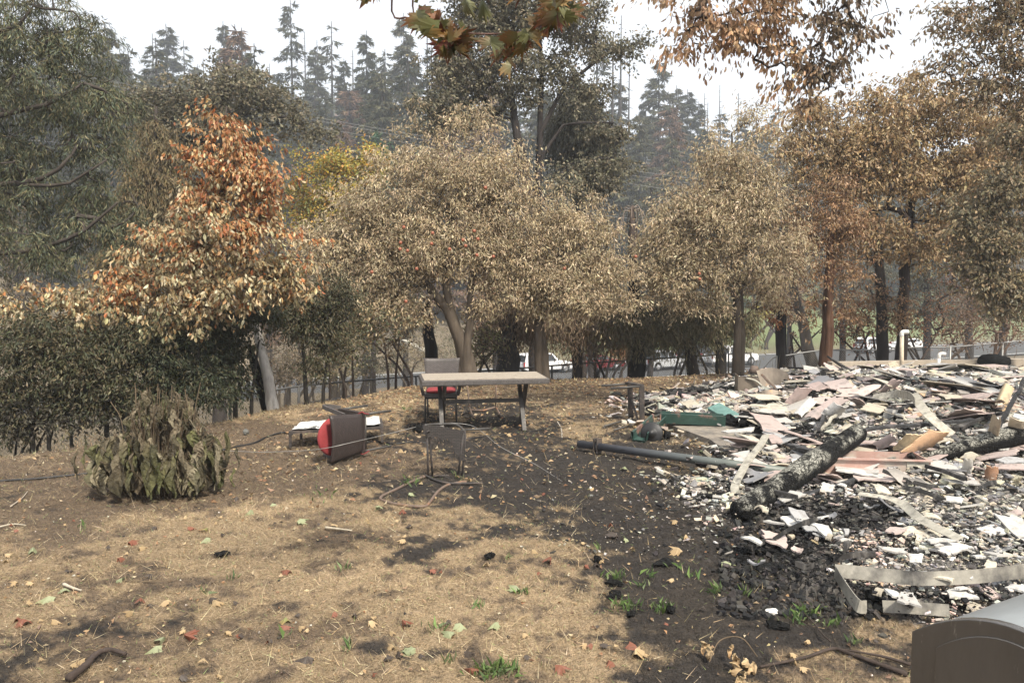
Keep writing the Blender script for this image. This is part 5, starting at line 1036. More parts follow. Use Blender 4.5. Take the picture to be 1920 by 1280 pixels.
# ------------------------------------------------------------------ cars
def paint(name, c): return mat(name, base=c, rough=.25, spec=.6)
M_glass = mat('car_glass', base=(.03, .035, .04), rough=.08, spec=.8); M_tyre = mat('tyre', base=(.02, .02, .02), rough=.8); M_rim = mat('alloy', base=(.45, .45, .46), rough=.35, metal=.6)
M_tail = mat('tail_lamp', base=(.45, .02, .02), rough=.25); M_head = mat('head_lamp', base=(.7, .7, .7), rough=.15); M_trim = mat('dark_trim', base=(.03, .03, .032), rough=.6)
def prism(m, prof, w0, w1=None, c=None):
    n = len(prof); w1 = w1 or [w0]*n; w0_ = [w0]*n if np.isscalar(w0) else w0
    V = [(x, -w_/2, z) for (x, z), w_ in zip(prof, w0_)]+[(x, w_/2, z) for (x, z), w_ in zip(prof, w0_)]; i = np.arange(n)
    m.add(np.array(V), [i[None], (i[::-1]+n)[None], np.stack([i, i+n, (i+1) % n+n, (i+1) % n], 1)])
def car(label, x, Y, pt, kind='suv', L=4.7):
    p = P(x, 680, Y); p[2] = -5.895; root = empty('parked_car' if kind != 'pickup' else 'pickup_truck', p, math.radians(26.6), label, 'car' if kind != 'pickup' else 'pickup truck', 'vehicles parked along the road'); h = L/2
    m = MB(); low = [(-h, .45), (-h+.05, .95), (-h+.1, 1.02), (h-1.1, 1.05), (h-.15, .88), (h, .7), (h, .42), (h-.3, .32), (-h+.3, .32)]
    if kind == 'pickup': low = [(-h, .55), (-h, 1.15), (.0, 1.18), (.2, 1.2), (h-1.2, 1.2), (h-.15, 1.08), (h, .9), (h, .5), (h-.3, .42), (-h+.3, .45)]
    prism(m, low, 1.84); o = m.build('body', pt, root); bv = o.modifiers.new('b', 'BEVEL'); bv.width = .07; bv.segments = 2; bv.limit_method = 'ANGLE'
    z0 = 1.03 if kind != 'pickup' else 1.19
    if kind == 'suv': cab = [(-h+.10, z0), (-h+.30, 1.66), (-h+.6, 1.76), (.35, 1.76), (1.05, z0)]
    elif kind == 'sedan': cab = [(-h+.7, z0), (-h+1.25, 1.38), (-.2, 1.45), (.4, 1.40), (1.15, z0)]
    else: cab = [(-.75, z0), (-.65, 1.78), (-.45, 1.88), (.45, 1.88), (1.15, z0)]
    wd = [1.72]+[1.44]*(len(cab)-2)+[1.72]
    m = MB(); prism(m, cab, wd); o = m.build('cabin', pt, root); bv = o.modifiers.new('b', 'BEVEL'); bv.width = .06; bv.segments = 2
    xs = [c[0] for c in cab]; zt = max(c[1] for c in cab)-.10; zb = z0+.04
    for sy in (-1, 1):
        def sw(z): return sy*((1.72+(1.44-1.72)*(z-z0)/(zt+.1-z0))/2+.012)
        a0 = xs[0]+.22; a1 = xs[-1]-.32; mid_ = [a0, a0+(a1-a0)*.36, a0+(a1-a0)*.68, a1]
        for k in range(3 if kind != 'pickup' else 2):
            e0, e1 = (mid_[k]+.03, mid_[k+1]-.03) if kind != 'pickup' else ([-.6, .02][k], [-.06, .78][k]); t0 = e0+(.10 if k == 0 else 0); t1 = e1-(.42 if e1 > .6 else 0)
            m = MB(); m.add([(e0, sw(zb), zb), (e1, sw(zb), zb), (t1, sw(zt), zt), (t0, sw(zt), zt)], np.array([[0, 1, 2, 3]] if sy < 0 else [[3, 2, 1, 0]])); m.build('side_window', M_glass, root)
    m = MB(); r0, r1 = np.array([cab[0][0], cab[0][1]]), np.array([cab[1][0], cab[1][1]]); q0 = r0+(r1-r0)*.08; q1 = r0+(r1-r0)*.86; m.add([(q0[0]-.03, -.74, q0[1]), (q0[0]-.03, .74, q0[1]), (q1[0]-.03, .64, q1[1]), (q1[0]-.03, -.64, q1[1])], np.array([[0, 3, 2, 1]])); m.build('rear_window', M_glass, root)
    r0, r1 = np.array(cab[-1]), np.array(cab[-2]); q0 = r0+(r1-r0)*.06; q1 = r0+(r1-r0)*.9; m = MB(); m.add([(q0[0]+.03, -.76, q0[1]), (q0[0]+.03, .76, q0[1]), (q1[0]+.03, .66, q1[1]), (q1[0]+.03, -.66, q1[1])], np.array([[0, 1, 2, 3]])); m.build('windscreen', M_glass, root)
    for wx in (-h+.95, h-.95):
        for sy in (-1, 1):
            R = .36 if kind != 'pickup' else .39; t = empty('wheel', (wx, sy*.86, R)); t.parent = root; a = np.arange(24)/24*2*math.pi
            m = MB(); tube(m, [(0, -.12, 0), (0, -.1, 0), (0, .1, 0), (0, .12, 0)], [R*.93, R, R, R*.93], 24); m.build('tyre', M_tyre, t, True)
            m = MB(); tube(m, [(0, sy*.115, 0), (0, sy*.135, 0)], [R*.62, R*.56], 16); m.build('rim', M_rim, t, True)
            m = MB(); tube(m, [(wx, sy*.905, R+.02), (wx, sy*.925, R+.02)], [R*1.16, R*1.16], 24); m.build('wheel_arch', M_trim, root)
    for sy in (-1, 1):
        m = MB(); zt_ = z0-.06; box(m, (-h-.012, sy*.80-.10, zt_-.30), (-h+.10, sy*.80+.125, zt_+.06)); m.build('tail_light', M_tail, root)
        m = MB(); box(m, (h-.16, sy*.72-.17, .72), (h+.02, sy*.72+.17, .88)); m.build('headlight', M_head, root)
    for x0_, x1_, z_ in ((-h-.06, -h+.02, .42), (h-.02, h+.06, .40)):
        m = MB(); box(m, (x0_, -.86, z_), (x1_, .86, z_+.18)); m.build('bumper', M_trim if kind != 'pickup' else M_rim, root)
    if kind == 'pickup':
        m = MB(); box(m, (-h+.12, -.78, 1.15), (-.85, .78, 1.19)); m.build('bed', M_trim, root)
    return root
M_wp = paint('white_paint', (.80, .80, .80)); M_sp = paint('silver_paint', (.42, .43, .44)); M_dp = paint('dark_paint', (.05, .055, .06)); M_rp = paint('red_paint', (.14, .012, .015))
car('white boxy car with a large rear window and red tail light right of the table', 1022, 70, M_wp, L=5.0)
car('dark red car mostly hidden behind the burnt trunks', 1122, 71.5, M_rp, 'sedan')
car('silver car with a tall red tail light left of the white pickup', 1245, 72.5, M_sp, L=4.6)
car('dark grey car behind the shaggy conifers beside the pickup', 1312, 79, M_dp)
car('white pickup seen through the narrow gate', 1368, 76, M_wp, 'pickup', 5.6)
car('white car far off behind the dark trunks left of the tall pipe', 1638, 90, M_wp)
car('white car far off just right of the tall tan pipe', 1705, 93, M_wp, 'sedan')
for lab, a, b in [('pale fallen board lying on the slope beyond the forked tree', (755, 638), (803, 660)), ('weathered beam lying below the fence left of the standing chair', (560, 760), (660, 745))]:
    Yd = 40 if a[0] > 700 else 18; pa_ = P(*a, Yd); pb_ = P(*b, Yd-1.5); m = MB(); bar(m, pa_*0, pb_-pa_, .35 if Yd == 40 else .12, .1); o = m.build('fallen_board', M_gyb if Yd < 30 else M_strip); o.location = pa_; tag(o, lab, 'board')
# ------------------------------------------------------------------ mailbox close to the camera
M_mail = mat('bronze_enamel', base=(.060, .055, .050), rough=.27, spec=.9, nscale=14, namp=.16, stretch=(1, 1, .25), second=(.16, .15, .135), sec_scale=34, sec_pos=.66, sec_w=.03, bump=.12, bscale=40)
M_mails = mat('enamel_sky_sheen', base=(.20, .215, .22), rough=.35, spec=.7, nscale=9, namp=.12)  # lighter grey for the shell: sky reflection on its top put into the colour
ec = P(1716, 1181, 1.62); lat = unit(np.array([.50, -.866, 0])); axm = unit(np.array([.866, .50, 0])); Wm = .40; zt = ec[2]; rise = .085
root = empty('mailbox', (ec[0], ec[1], 0), 0, 'large dark bronze mailbox with arched top in the bottom right corner', 'mailbox'); o0 = np.array([ec[0], ec[1], 0])
def arch(inset, z_lo, n=26):
    a0 = inset; a1 = Wm-inset; t = np.linspace(0, math.pi, n); c = (a0+a1)/2; r_ = (a1-a0)/2
    pts = [(a0, z_lo)]+[(c-r_*math.cos(q), zt-inset*.2+(rise-inset*.3)*(1-math.cos(q)**2)) for q in t]+[(a1, z_lo)]
    return pts
def mail_shape(name, pts, d0, d1, mt):
    n = len(pts); V = [lat*a+np.array([0, 0, z])+axm*d for d in (d0, d1) for a, z in pts]; i = np.arange(n); m = MB()
    m.add(np.array(V), [i[None], (i[::-1]+n)[None], np.stack([i, i+n, (i+1) % n+n, (i+1) % n], 1)]); o = m.build(name, mt, root, False); bv = o.modifiers.new('b', 'BEVEL'); bv.width = .004; bv.segments = 3; bv.limit_method = 'ANGLE'; bv.angle_limit = .6
    for p in o.data.polygons: p.use_smooth = len(p.vertices) == 4 
    return o
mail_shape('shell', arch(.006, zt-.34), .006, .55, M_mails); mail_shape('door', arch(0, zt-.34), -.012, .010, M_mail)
mail_shape('inner_panel', [(a, z) for a, z in arch(.055, zt-.10)], -.016, -.010, M_mail)
m = MB(); pq = spline([lat*.04+[0, 0, zt-.115], lat*.045+[0, 0, zt-.135], lat*.12+[0, 0, zt-.14], lat*.26+[0, 0, zt-.15], lat*.30+[0, 0, zt-.175], lat*.36+[0, 0, zt-.19]], 5)-axm*.014; tube(m, pq, .0022, 6); m.build('pressed_line', M_mail, root, True)
m = MB(); ce = lat*Wm/2+axm*.28; box(m, (ce[0]-.05, ce[1]-.05, -.3), (ce[0]+.05, ce[1]+.05, zt-.34)); m.build('support_post', M_wood, root)
# ------------------------------------------------------------------ wilted big leaved plant
rp = R_(300); base = G(300, 922); root = empty('wilted_plant', base, 0, 'large wilted plant whose long brown and olive leaves hang limp to the ground', 'plant'); sm = MB(); lm = MB()
def big_leaf(mb, p, L, W, az, c1, c2, rng, out=.25):
    fo_ = rng.random(); n = 9; t = np.linspace(0, 1, n); d = np.array([math.cos(az), math.sin(az), 0]); s = np.array([-d[1], d[0], 0]); tw = rng.normal()*.7
    path = p+d*(out*L*np.sin(t*1.7)[:, None]*.6)+np.array([0, 0, -1])*(L*(t**1.15)[:, None])*.93+np.stack([.010*np.sin(t*7+rng.random()*6)]*2+[0*t], 1)
    wv = W*np.sin(np.clip(t*1.02+.04, 0, 1)*math.pi)**.7*(.45+.25*rng.random()); V = []
    for i_ in range(n):
        a = tw*t[i_]; sd = s*math.cos(a)+d*math.sin(a); nn_ = d*math.cos(a)-s*math.sin(a)
        for u in (-1, -.5, 0, .5, 1): V.append(path[i_]+sd*wv[i_]*u+nn_*(wv[i_]*((.35+fo_)*abs(u)**1.2)+.014*math.sin(i_*2.1+u*5)*rng.random()))
    C = []; 
    for i_ in range(n):
        for u in (-1, -.5, 0, .5, 1): C.append((np.array(c1)*(1-t[i_])+np.array(c2)*t[i_])*(.8+.4*rng.random())*(1.25 if u == 0 else 1))
    k = 5; mb.add(np.array(V), np.array([(a*k+b, a*k+b+1, a*k+k+b+1, a*k+k+b) for a in range(n-1) for b in range(4)]), np.array(C))
PC = [(.075, .06, .04), (.11, .09, .06), (.055, .05, .03), (.17, .14, .095), (.075, .078, .034), (.25, .22, .15), (.05, .042, .028), (.11, .11, .048)]
for k in range(330):
    a = rp.random()*6.28; rr = math.sqrt(rp.random()); ax_ = rr*math.cos(a)*.60; ay_ = rr*math.sin(a)*.42
    env = (.60+.26*math.exp(-((ax_+.10)/.18)**2)+.40*math.exp(-((ax_-.14)/.17)**2))*(1-.38*max(0, rr-.55)); h = env*(.28+.74*rp.random()**.75); up_l = h > .62
    top_ = np.array([ax_+rp.normal()*.03, ay_, h]); rt_ = np.array([ax_*.55, ay_*.5, 0])
    if k % 2 == 0 or up_l: tube(sm, spline([rt_, rt_*.45+top_*.55+[rp.normal()*.02, 0, .10], top_+[0, 0, .03]], 4), np.linspace(.009, .004, 9), 5, (.10, .075, .05), caps=False)
    L = min(h-.02, (.12+.14*rp.random()) if up_l else (.18+.24*rp.random())); Wl = (.028+.04*rp.random()) if up_l else (.055+.065*rp.random()**1.2)
    c1 = PC[rp.integers(0, 4)] if up_l else PC[rp.integers(0, 8)]; c2 = PC[rp.integers(0, 8)]
    big_leaf(lm, top_, L, Wl, a+rp.normal()*1.2, c1, c2, rp, .12)
for ax_, ay_, h, L, Wl in [(-.72, -.1, .42, .30, .045), (-.66, -.05, .55, .34, .04), (.68, -.05, .60, .36, .05), (.72, .05, .42, .24, .035), (.60, -.2, .52, .40, .06), (.12, -.44, .36, .34, .07), (-.05, -.46, .30, .28, .06), (.75, -.1, .26, .2, .03)]:
    tube(sm, spline([(ax_*.6, ay_*.5, .1), (ax_*.8, ay_*.8, h*.85), (ax_, ay_, h+.02)], 4), .005, 5, (.10, .075, .05), caps=False); big_leaf(lm, np.array([ax_, ay_, h]), L, Wl, rp.random()*6, PC[rp.integers(0, 8)], PC[rp.integers(0, 8)], rp, .1)
for k in range(12):
    x0_ = (rp.random()*2-1)*.34; tube(sm, spline([(x0_, 0, .3), (x0_*1.15, 0, .7), (x0_*1.3+.04*rp.normal(), .02, .78+.30*rp.random())], 4), .004, 4, (.12, .09, .06), caps=False)
sm.build('stem', M_dry, root, True); lm.build('leaf_mass', mat('wilted_leaf', attr=True, rough=.7, spec=.25, trans=.12, nscale=30, namp=.35, bump=.6, bscale=60), root, False)
tube_m = MB(); tube(tube_m, [(0, 0, 0), (0, 0, .16)], [.10, .085], 12, (.30, .21, .14), wob=.08, rng=rp); o = tube_m.build('cut_stump', M_wood, None); o.location = G(226, 917); tag(o, 'small light brown stump at the left foot of the wilted plant', 'stump')
# ------------------------------------------------------------------ rubble
rb_ = R_(400)
def wpix(x, y): return G(x, y)[:2]
def ru_points(n, box_px, h0=0):
    x = box_px[0]+(box_px[2]-box_px[0])*rb_.random(n); y = box_px[1]+(box_px[3]-box_px[1])*rb_.random(n)
    q = np.array([G(a, b, .15) for a, b in zip(x, y)]); return q
def chips(mb, p, sx, sy, sz, C, rng, tilt=.35):
    N = len(p); az = rng.random(N)*6.28; t1 = rng.normal(size=N)*tilt; t2 = rng.normal(size=N)*tilt
    ex = np.stack([np.cos(az), np.sin(az), t1], 1); ex = unit(ex); ey = np.stack([-np.sin(az), np.cos(az), t2], 1); ez = unit(np.cross(ex, ey)); ey = np.cross(ez, ex)
    cor = [(-1, -1), (1, -1), (1, 1), (-1, 1)]; V = []
    J = [(rng.random((N, 2))*.9+.35) for _ in cor]
    for lv in (-.5, .5):
        for k, (a, b) in enumerate(cor): V.append(p+ex*(a*sx/2*J[k][:, 0])[:, None]+ey*(b*sy/2*J[k][:, 1])[:, None]+ez*(lv*sz)[:, None])
    V = np.stack(V, 1); Fc = np.array([[0, 3, 2, 1], [4, 5, 6, 7], [0, 1, 5, 4], [1, 2, 6, 5], [2, 3, 7, 6], [3, 0, 4, 7]])
    mb.add(V.reshape(-1, 3), (np.arange(N)[:, None, None]*8+Fc[None]).reshape(-1, 4), np.repeat(C, 8, axis=0))
WH = [(.44, .42, .38), (.36, .34, .30), (.53, .515, .485), (.30, .27, .22), (.24, .23, .21), (.38, .32, .27), (.18, .175, .17), (.42, .37, .28), (.13, .125, .12)]
BK = [(.018, .018, .018), (.035, .033, .032), (.012, .012, .013), (.06, .055, .05)]
n = 250000; k = (rb_.random(n)**.75); Yr = 3.9+17.5*rb_.random(n); Xr = rb_.random(n)*(.98*Yr-.9)+.9
mk = rubble_mask(Xr, Yr)
bare_ = inpoly(Xr, Yr, np.array([G(a, b)[:2] for a, b in [(1247, 800), (1330, 838), (1385, 876), (1425, 862), (1470, 826), (1400, 792)]]))*.90+inpoly(Xr, Yr, np.array([G(a, b, .1)[:2] for a, b in [(1700, 925), (1880, 1030), (2050, 1040), (2050, 915)]]))*.55
ok = rb_.random(n) < mk*(1-bare_); Xr, Yr = Xr[ok], Yr[ok]; N = len(Xr)
fx, fy, _ = proj(np.stack([Xr, Yr, np.zeros(N)], 1)); fb = fbm(Xr*1.7, Yr*1.7, 201, 4)
dark = smooth(.42, .60, fb+.30*np.exp(-(((fx-1530)/150)**2+((fy-1030)/70)**2))+.12*smooth(930, 1000, fy)*smooth(1800, 1600, fx)+.14*np.exp(-(((fx-1400)/80)**2+((fy-830)/40)**2))-.16*smooth(1480, 1650, fx)-.06)
isb = rb_.random(N) < dark*.88+.09
C = np.where(isb[:, None], mixc(BK, N, rb_, .3), mixc(WH, N, rb_, .2)); pk = fbm(Xr*.8+30, Yr*.8, 205, 3) > .60; C = np.where((pk & ~isb & (rb_.random(N) < .25))[:, None], mixc([(.45, .33, .29), (.50, .38, .32), (.42, .30, .20)], N, rb_, .15), C)
sz_ = .016+.15*rb_.random(N)**2.7; sz_ *= np.clip((Yr-3)/7, .30, 1.25)
p = np.stack([Xr, Yr, H(Xr, Yr)+.03+.10*rb_.random(N)**2*(.4+fb)], 1)
m = MB(); chips(m, p, sz_, sz_*(.35+.65*rb_.random(N)), sz_*(.06+.20*rb_.random(N)**2)+.003, C, rb_, .35)
M_rub = mat('plaster_rubble', attr=True, rough=.9, spec=.2, nscale=35, namp=.3, bump=.4, bscale=80)
n = 1500; xx = 1730+190*rb_.random(n); yy = 925+105*rb_.random(n); q = np.array([G(a, b, .10) for a, b in zip(xx, yy)]); q[:, 2] = .11+.01*rb_.random(n); s_ = .008+.05*rb_.random(n)**3.5
chips(m, q, s_, s_*.8, s_*.2+.002, np.where(rb_.random((n, 1)) < .5, mixc(WH, n, rb_), mixc(BK, n, rb_)), rb_, .2)
o = m.build('rubble', M_rub); tag(o, 'heap of broken plaster, ash and char covering the burnt house footprint', 'rubble', kind='stuff')
# white flecks thrown out over the lawn
n = 900; xx = 1000+520*rb_.random(n)**.7; yy = 890+150*rb_.random(n); q = np.array([G(a, b) for a, b in zip(xx, yy)]); q[:, 2] = H(q[:, 0], q[:, 1])+.01; s_ = .008+.035*rb_.random(n)**3
m = MB(); chips(m, q, s_, s_*.7, s_*.3, np.where(rb_.random((n, 1)) < .5, mixc(WH, n, rb_), mixc(BK, n, rb_)), rb_)
n = 2200; xx = 1350+420*rb_.random(n); yy = 960+200*rb_.random(n); q = np.array([G(a, b) for a, b in zip(xx, yy)]); q[:, 2] = H(q[:, 0], q[:, 1])+.012; s_ = .01+.06*rb_.random(n)**2
chips(m, q, s_, s_*.7, s_*.5, mixc(BK, n, rb_), rb_, .6); o = m.build('char_gravel', M_rub); tag(o, 'small char and plaster flecks strewn over the lawn before the rubble', 'debris', kind='stuff')
# loose panels: prototypes then copies
PAN = {'pink': ([(.37, .295, .27), (.41, .335, .305)], 'broken pale pink wall panel lying in the rubble', 'pale pink wall panels in the rubble'), 'white': ([(.46, .45, .425), (.39, .375, .35)], 'broken white plasterboard sheet lying in the rubble', 'white plasterboard sheets in the rubble'),
       'cream': ([(.46, .42, .34), (.38, .34, .27)], 'warped cream coloured sheet lying in the rubble', 'warped cream sheets in the rubble'), 'grey': ([(.22, .22, .23), (.30, .30, .30)], 'broken grey sheet lying in the rubble', 'grey sheets in the rubble'),
       'char': ([(.02, .02, .02), (.03, .028, .027)], 'charred black board fragment lying in the rubble', 'charred board fragments in the rubble')}
M_pan = mat('panel_face', attr=True, rough=.7, spec=.3, nscale=5, namp=.16, bump=.25, bscale=25, second=(.13, .12, .11), sec_scale=5, sec_pos=.62, sec_w=.10)
def panel_mesh(m, poly, th_, c, rng, bend=0, n=7):
    """irregular sheet: a grid clipped to a jagged quad, slightly warped"""
    P4 = np.array(poly, float); V = []; g = np.linspace(0, 1, n)
    ja = rng.normal(size=(4, n))*.035
    N_ = unit(np.cross(P4[1]-P4[0], P4[3]-P4[0])); ctr = P4.mean(0)
    for s_ in (0, 1):
        for i_, a in enumerate(g):
            for j_, b in enumerate(g):
                aa = a+(ja[0][j_] if i_ == 0 else ja[1][j_] if i_ == n-1 else 0); bb = b+(ja[2][i_] if j_ == 0 else ja[3][i_] if j_ == n-1 else 0)
                p = (P4[0]*(1-aa)+P4[1]*aa)*(1-bb)+(P4[3]*(1-aa)+P4[2]*aa)*bb; V.append(p+N_*(bend*(1-(2*a-1)**2)-s_*th_))
    k = n; K = n*n; Fq = []
    for i_ in range(n-1):
        for j_ in range(n-1): q = i_*k+j_; Fq += [(q, q+k, q+k+1, q+1), (K+q, K+q+1, K+q+k+1, K+q+k)]
    ring = [(i_, 0) for i_ in range(n-1)]+[(n-1, j_) for j_ in range(n-1)]+[(i_, n-1) for i_ in range(n-1, 0, -1)]+[(0, j_) for j_ in range(n-1, 0, -1)]; id_ = [a*k+b for a, b in ring]
    for q in range(len(id_)): a, b = id_[q], id_[(q+1) % len(id_)]; Fq.append((b, a, K+a, K+b))
    m.add(np.array(V), np.array(Fq)[:, ::-1], c)
prot = {}
for kd, (cs, lab, grp) in PAN.items():
    prot[kd] = []
    for v in range(4):
        wdt, dpt = (.34+.3*rb_.random(), .18+.2*rb_.random()) if kd != 'char' else (.5+.5*rb_.random(), .06+.08*rb_.random()); jx = rb_.normal(size=(4, 2))*.05*wdt*3
        m = MB(); panel_mesh(m, [(-wdt/2+jx[0, 0], -dpt/2+jx[0, 1], 0), (wdt/2+jx[1, 0], -dpt/2+jx[1, 1]*.6, 0), (wdt/2+jx[2, 0], dpt/2+jx[2, 1], 0), (-wdt/2+jx[3, 0], dpt/2, 0)], .012 if kd != 'char' else .035, cs[v % 2], rb_, (.015*rb_.normal() if kd != 'cream' else .035*rb_.random()))
        o = m.build('plaster_panel' if kd != 'char' else 'charred_board', M_pan); tag(o, lab, 'panel' if kd != 'char' else 'board', grp); prot[kd].append([o, False])
zones = [((1430, 700, 1900, 800), 135, [.26, .36, .16, .14, .08], 1.15), ((1380, 800, 1920, 900), 90, [.24, .30, .16, .14, .16], 1.0), ((1450, 900, 1920, 1000), 46, [.12, .36, .22, .18, .12], .42), ((1650, 1000, 1920, 1120), 30, [.05, .50, .20, .15, .10], .32), ((1150, 745, 1400, 790), 16, [.15, .5, .1, .1, .15], .4), ((1400, 950, 1600, 1050), 14, [.05, .2, .2, .15, .4], .3), ((1340, 830, 1480, 900), 18, [.35, .4, .05, .1, .1], .5)]
kk_ = list(PAN)
for bx, n, pr, sc__ in zones:
    for q in ru_points(n, bx):
        kd = kk_[rb_.choice(5, p=pr)]; e = prot[kd][rb_.integers(0, 4)]
        o = e[0]
        if e[1]: o = o.copy(); sc.collection.objects.link(o)
        e[1] = True; s_ = sc__*(.45+.9*rb_.random()**1.5)
        o.location = (q[0], q[1], float(H(q[0], q[1]))+.08+.10*rb_.random()); o.rotation_euler = (rb_.normal()*.16, rb_.normal()*.16, rb_.random()*6.28); o.scale = (s_, s_, 1)
for kd in prot:
    for e in prot[kd]:
        if not e[1]: bpy.data.objects.remove(e[0])
def panel_px(label, corners, c, bend=.02, th_=.014, name='plaster_panel', cat='panel'):
    V = np.array([G(a, b, h+(.07 if b < 850 else .02)) for a, b, h in corners]); b = V.mean(0); m = MB(); panel_mesh(m, V-b, th_, c, rb_, bend, 9); o = m.build(name, M_pan); o.location = b; return tag(o, label, cat)
pk1, pk2, wh1, cr1 = (.38, .30, .28), (.42, .345, .32), (.50, .49, .47), (.48, .41, .31)
panel_px('slanted pink panel next to the yellow stained shell', [(1472, 756, .25), (1502, 758, .22), (1524, 728, .46), (1497, 724, .50)], pk1)
panel_px('pink panel leaning at the upper left corner of the heap', [(1508, 722, .42), (1532, 733, .36), (1556, 726, .42), (1535, 714, .50)], pk1)
panel_px('wide pink panel on the crest of the heap', [(1542, 716, .42), (1560, 730, .38), (1600, 724, .44), (1584, 709, .52)], pk2)
panel_px('pink panel in the middle of the back row of the heap', [(1590, 738, .40), (1620, 742, .38), (1655, 722, .50), (1628, 722, .50)], pk2)
panel_px('steep pink panel pointing up right of the back row', [(1645, 736, .38), (1668, 738, .36), (1694, 714, .56), (1676, 709, .60)], pk1)
panel_px('large pink panel sloping down toward the thick log', [(1508, 780, .22), (1530, 786, .20), (1590, 750, .45), (1560, 744, .48)], pk2)
panel_px('corrugated white sheet between two pink panels', [(1486, 776, .20), (1502, 780, .20), (1532, 752, .36), (1516, 744, .40)], wh1)
panel_px('bright white sheet below the large pink panel', [(1540, 776, .30), (1578, 778, .28), (1590, 762, .42), (1562, 754, .46)], wh1, .05)
panel_px('long pink strip panel lying beside the charred block', [(1430, 800, .08), (1545, 814, .12), (1548, 822, .10), (1432, 806, .06)], pk2)
panel_px('orange tinged triangular panel above the charred beam', [(1690, 848, .22), (1748, 838, .26), (1782, 810, .44), (1745, 806, .46)], (.56, .36, .22))
panel_px('yellowish panel left of the orange tinged one', [(1672, 842, .22), (1700, 846, .22), (1730, 815, .40), (1700, 812, .42)], (.55, .44, .28))
panel_px('angular pink grey panel above the pink trough', [(1635, 832, .24), (1655, 842, .22), (1682, 822, .36), (1670, 812, .40)], pk1)
panel_px('tall grey white board propped in front of the trough', [(1660, 878, .30), (1676, 874, .32), (1738, 915, .08), (1708, 925, .06)], (.42, .39, .36), .0, .02)
panel_px('thin grey board propped right of the taller one', [(1700, 895, .22), (1720, 892, .24), (1765, 920, .08), (1745, 928, .06)], (.36, .34, .32), .0, .02)
panel_px('curled tan sheet standing beside the tall dark rod', [(1852, 818, .34), (1872, 812, .38), (1876, 780, .62), (1862, 776, .62)], (.40, .33, .24), .08)
panel_px('curled cream sheet at the right edge of the heap', [(1888, 806, .40), (1925, 800, .42), (1925, 775, .58), (1896, 782, .56)], cr1, .08)
panel_px('big curved tan fragment at the upper right of the heap', [(1866, 756, .46), (1888, 758, .46), (1902, 728, .64), (1878, 726, .64)], (.46, .37, .24), .09)
panel_px('rounded cream insulation slab left of the lower right rubble', [(1758, 912, .10), (1800, 916, .10), (1808, 890, .22), (1768, 888, .22)], (.56, .53, .40), .06, .05)
panel_px('pale triangular tile leaning against the charred beam from below', [(1800, 888, .16), (1818, 898, .14), (1824, 862, .34), (1808, 858, .36)], (.50, .48, .44))
panel_px('brown tile fragment in the lower right rubble', [(1840, 900, .14), (1868, 908, .12), (1872, 876, .28), (1850, 872, .30)], (.28, .16, .10))
panel_px('flat cream fragment lying in the ash at lower right', [(1722, 944, .06), (1752, 948, .06), (1760, 936, .08), (1728, 934, .08)], cr1, .04, .03)
panel_px('white sheet lying along the long bent metal strip', [(1716, 1032, .06), (1780, 1040, .07), (1822, 1024, .10), (1740, 1020, .09)], wh1, .03)
panel_px('crumpled white sheet lying in the front rubble', [(1808, 1018, .09), (1868, 1024, .09), (1880, 1036, .07), (1812, 1030, .08)], wh1, .05)
panel_px('smooth ash grey sheet flooring the lower right rubble', [(1720, 925, .07), (1870, 1022, .07), (2030, 1030, .07), (2030, 925, .08)], (.20, .205, .215), 0, .01)
panel_px('small pale green panel lying on the charred lawn', [(1292, 902, .03), (1335, 906, .03), (1338, 897, .04), (1300, 895, .04)], (.30, .35, .29), .01, .01)
# charred lumps
def lump(label, x, y, r_, h, c, group=None, seed=1, name='charred_lump', cat='charred lump', flat=.6, hh=0):
    rr = R_(seed); p = G(x, y, hh); m = MB(); n1, n2 = 9, 12; V = []
    for a in range(n1):
        t = a/(n1-1)*math.pi
        for b in range(n2):
            q = b/n2*2*math.pi; R = 1+.35*(rr.random()-.5)+.2*math.sin(q*3+t*2+seed); V.append((r_*math.sin(t)*math.cos(q)*R, r_*flat*math.sin(t)*math.sin(q)*R, h/2+h/2*math.cos(t)*R))
    i = np.arange(n1-1)[:, None]*n2; j = np.arange(n2)[None]; j2 = (j+1) % n2
    m.add(np.array(V), np.stack([i+j, i+n2+j, i+n2+j2, i+j2], -1).reshape(-1, 4), c); o = m.build(name, M_rub if c[0] > .1 else M_black, None, False); p[2] = hh+float(H(p[0], p[1])) if hh == 0 else hh; o.location = p; o.rotation_euler = (0, 0, rr.random()*3); return tag(o, label, cat, group)
bk_ = (.015, .015, .015)
for k, (lab, x, y, r_, h) in enumerate([('thick charred block at the right end of the green rail', 1408, 812, .26, .22), ('charred lump with a pale rim behind the concrete slab', 1368, 806, .18, .16), ('jagged charred lump inside the folded metal strip', 1641, 1128, .085, .09), ('black lump lying alone on straw left of the middle', 416, 1038, .06, .035), ('small black lump on the bare straw in the middle', 918, 1044, .05, .04), ('round black lump at the edge of the charred lawn', 1120, 1052, .035, .05), ('blocky charred timber piece in the front debris', 1500, 1002, .12, .06), ('charred crust at the front edge of the debris', 1445, 1040, .14, .06), ('charred crust above the pale panels at lower right', 1800, 955, .2, .07), ('grey black charred chunk by the white crumpled sheet', 1874, 1032, .07, .09), ('flat black char flake left of the debris on the lawn', 1345, 935, .16, .05), ('black tuft at the left foot of the burnt woven chair', 783, 808, .07, .10)]):
    lump(lab, x, y, r_, h, bk_, None, 20+k)
lump('white chalky lump on the charred grass near the mailbox', 1447, 1150, .045, .035, (.72, .71, .68), None, 50, 'white_stone', 'stone')
lump('small grey ball on the soil right of the wilted plant', 461, 811, .04, .08, (.13, .13, .12), None, 51, 'grey_ball', 'ball', .95)
gp = 'small charred lumps scattered over the lawn'
